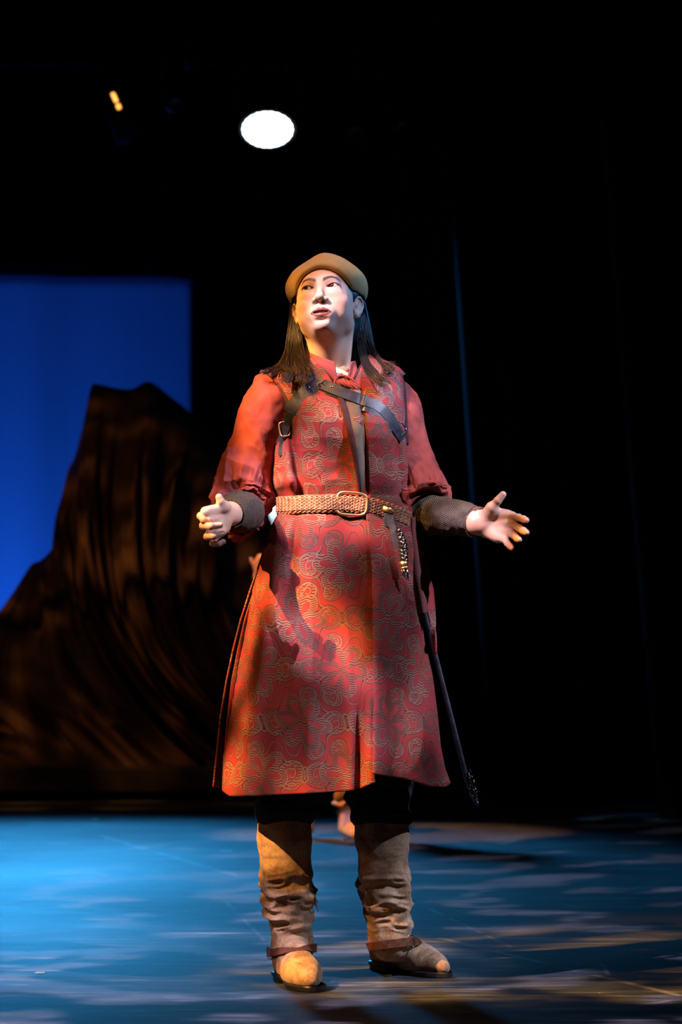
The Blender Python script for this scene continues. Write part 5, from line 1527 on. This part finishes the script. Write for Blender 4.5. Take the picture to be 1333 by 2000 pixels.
mb = MB(); mb.add(*tube(Pp, np.interp(np.linspace(0, 1, 30), [0, .1, .6, 1], [.005, .0075, .0085, .003]), 14, flat=.6)); rel(mb.build('chape', shiny.m, None), sb)
for i, (x_, y_) in enumerate([(919, 1503), (920, 1507), (920, 1515), (923, 1517), (918, 1540), (929, 1537), (930, 1541), (932, 1547), (933, 1553), (924, 1555)]):
    V, F = ball(W(x_, y_, .012), .0017 if i != 0 else .0014, 7, 10); mb = MB(); mb.add(V, F); rel(mb.build('stud', M_chrome, None), sb)
V, F, U = tube(np.array([W(925.5, 1523, .013), W(927.5, 1529, .013)]), .0018, 8); mb = MB(); mb.add(V, F, U); rel(mb.build('gold_bar', M_brass, None), sb)

# ------------------------------------------------------------------ second performer, far behind the first
fb = FL(690, 1637); YB = fb[1]; SBp = (YB + CAMD) / FPX   # metres per photo pixel there
f = Field((-.50, YB - .32, .05), (.45, YB + .25, 1.86), .008)
def WB(px, py, dy=0.0): return W(px, py, YB + dy)
f.cap(WB(572, 1110), WB(640, 1110), .075, .075); f.ell(WB(612, 1165), (.16, .10, .20), .06); f.ell(WB(630, 1260), (.15, .10, .14), .06)
f.cap(WB(610, 1290), WB(594, 1450), .085, .055, .04); f.cap(WB(594, 1450), WB(592, 1622), .055, .04, .02)
f.cap(WB(655, 1290), WB(676, 1450), .085, .055, .04); f.cap(WB(676, 1450), WB(681, 1622), .055, .04, .02)
f.cap(WB(602, 1090), WB(580, 1030), .055, .052, .03)
f.ell(WB(560, 1015, -.02), (.068, .085, .105), .02)

HB = WB(560, 1015, -.02)
for sx in (-1, 1):
    f.ell(HB + np.array([sx * .026, -.086, .015]), (.013, .010, .009), .006, None, 's'); f.ell(HB + np.array([sx * .068, .0, -.01]), (.008, .014, .026), .006)
f.cap(HB + np.array([0, -.082, .012]), HB + np.array([0, -.098, -.018]), .008, .010, .008)
f.ell(HB + np.array([0, -.082, -.046]), (.020, .008, .007), .004); f.ell(HB + np.array([0, -.066, -.085]), (.024, .02, .02), .02)
f.cap(WB(640, 1110), WB(700, 1190), .045, .036, .02); f.cap(WB(700, 1190), WB(690, 1260, -.1), .034, .028, .01)
f.cap(WB(572, 1112), WB(562, 1207), .040, .032, .02); f.cap(WB(562, 1207), WB(514, 1134, -.13), .030, .022, .01)
f.ell(WB(506, 1125, -.17), (.030, .022, .045), .02)
for dx, dy_ in ((-5, -26), (-1, -34), (6, -33), (12, -28)):
    f.cap(WB(506 + dx * .7, 1118, -.18), WB(506 + dx, 1118 + dy_, -.20), .0105, .008, .006)
f.cap(WB(500, 1116, -.18), WB(490, 1092, -.20), .011, .0095, .006)
V, F = f.nets(); V = relax(V, F, 1)
p2 = obj('person', mesh_from('person', V, F, None, np.tile(np.array([.66, .38, .32]), (len(V), 1))), M_skin)
tag(p2, 'second person almost hidden behind the front one, amber boots and a hand showing', 'person')
f = Field((-.55, YB - .32, .5), (.45, YB + .3, 1.6), .010)
f.cap(WB(578, 1110), WB(640, 1110), .085, .085); f.ell(WB(612, 1165), (.18, .125, .21), .06); f.ell(WB(632, 1270), (.17, .125, .18), .06)
f.cap(WB(640, 1115), WB(700, 1190), .060, .052, .03); f.cap(WB(572, 1112), WB(562, 1205), .055, .044, .03); f.cap(WB(562, 1207), WB(534, 1160, -.10), .044, .034, .02)
f.cap(WB(610, 1320), WB(597, 1440), .10, .085, .04); f.cap(WB(655, 1320), WB(672, 1440), .10, .085, .04)
V, F = f.nets(); V = relax(V, F, 2)
M_bgcoat = cloth_mat('dark_brown_cloth', (.010, .006, .005), (.016, .009, .007), 12)
obj('coat', mesh_from('coat', V, F), M_bgcoat, p2)
mb = MB()
for c_, r_ in ((WB(592, 1500), .075), (WB(678, 1500), .075)):
    mb.add(*tube(np.array([c_ + np.array([0, 0, .22]), c_, c_ + np.array([0, 0, -.12])]), [.09, r_, .07], 24))
mb.build('trousers', M_trousers, p2)
mb = MB(); mb.add(*tube(spline([WB(678, 1535, -.09), WB(668, 1550, -.10), WB(657, 1566, -.10)], 10), [.05, .048, .046, .043, .04, .036, .032, .028, .022, .012], 16, flat=.4)); mb.build('coat_tail', M_bgboot, p2)
f = Field(WB(540, 1070, -.20), WB(620, 960, .20), .005)
f.ell(WB(563, 1000, .0), (.088, .10, .075)); f.ell(WB(570, 1030, -.06), (.085, .09, .05), .004, None, 's')
V, F = f.nets() if (f.F < 0).any() else (None, None)
M_white = Mat('pale_blue_white_cloth', (.75, .85, .9), .8).m
f = Field(np.array([WB(520, 1000)[0], YB - .22, 1.35]), np.array([WB(640, 1000)[0], YB + .22, 1.86]), .005)
f.ell(WB(559, 1002, .0), (.086, .105, .088)); f.ell(WB(566, 1026, -.075), (.075, .085, .082), .008, None, 's')
V, F = f.nets(); obj('headscarf', mesh_from('headscarf', V, F), M_white, p2)
for cx_, sgn in ((594, -1), (681, 1)):
    f = Field(WB(cx_ - 40, 1645, -.26) * np.array([1, 1, 0]), WB(cx_ + 40, 1560, .14), .005)
    b0 = WB(cx_, 1632); g0 = np.array([b0[0], YB, .0])
    f.cap(g0 + [0, .02, .22], g0 + [0, .02, .06], .062, .046); f.cap(g0 + [0, .03, .045], g0 + [sgn * .03, -.15, .03], .042, .030, .03)
    f.fn(f.lo, np.array([9, 9, .06]), lambda a, b, c: (c - .012) + 0 * a + 0 * b, .004, 's')
    # slouched folds at the top
    V0, F0 = f.nets()
    D = norm(V0 - np.stack([np.full(len(V0), g0[0]), np.full(len(V0), g0[1] + .02), V0[:, 2]], -1)); z = V0[:, 2]
    V0 = V0 + D * (.016 * np.sin(z * 130 + D[:, 0] * 2) * sstep(z, .12, .15) + .012 * sstep(z, .11, .16))[:, None]
    bo = obj('boot', mesh_from('boot', V0, F0), M_bgboot, p2)
    mb = MB(); mb.add(*box(g0 + [sgn * .012, -.06, .006], (.085, .25, .011))); so = mb.build('sole', M_sole, bo, False); bevel(so, .005)
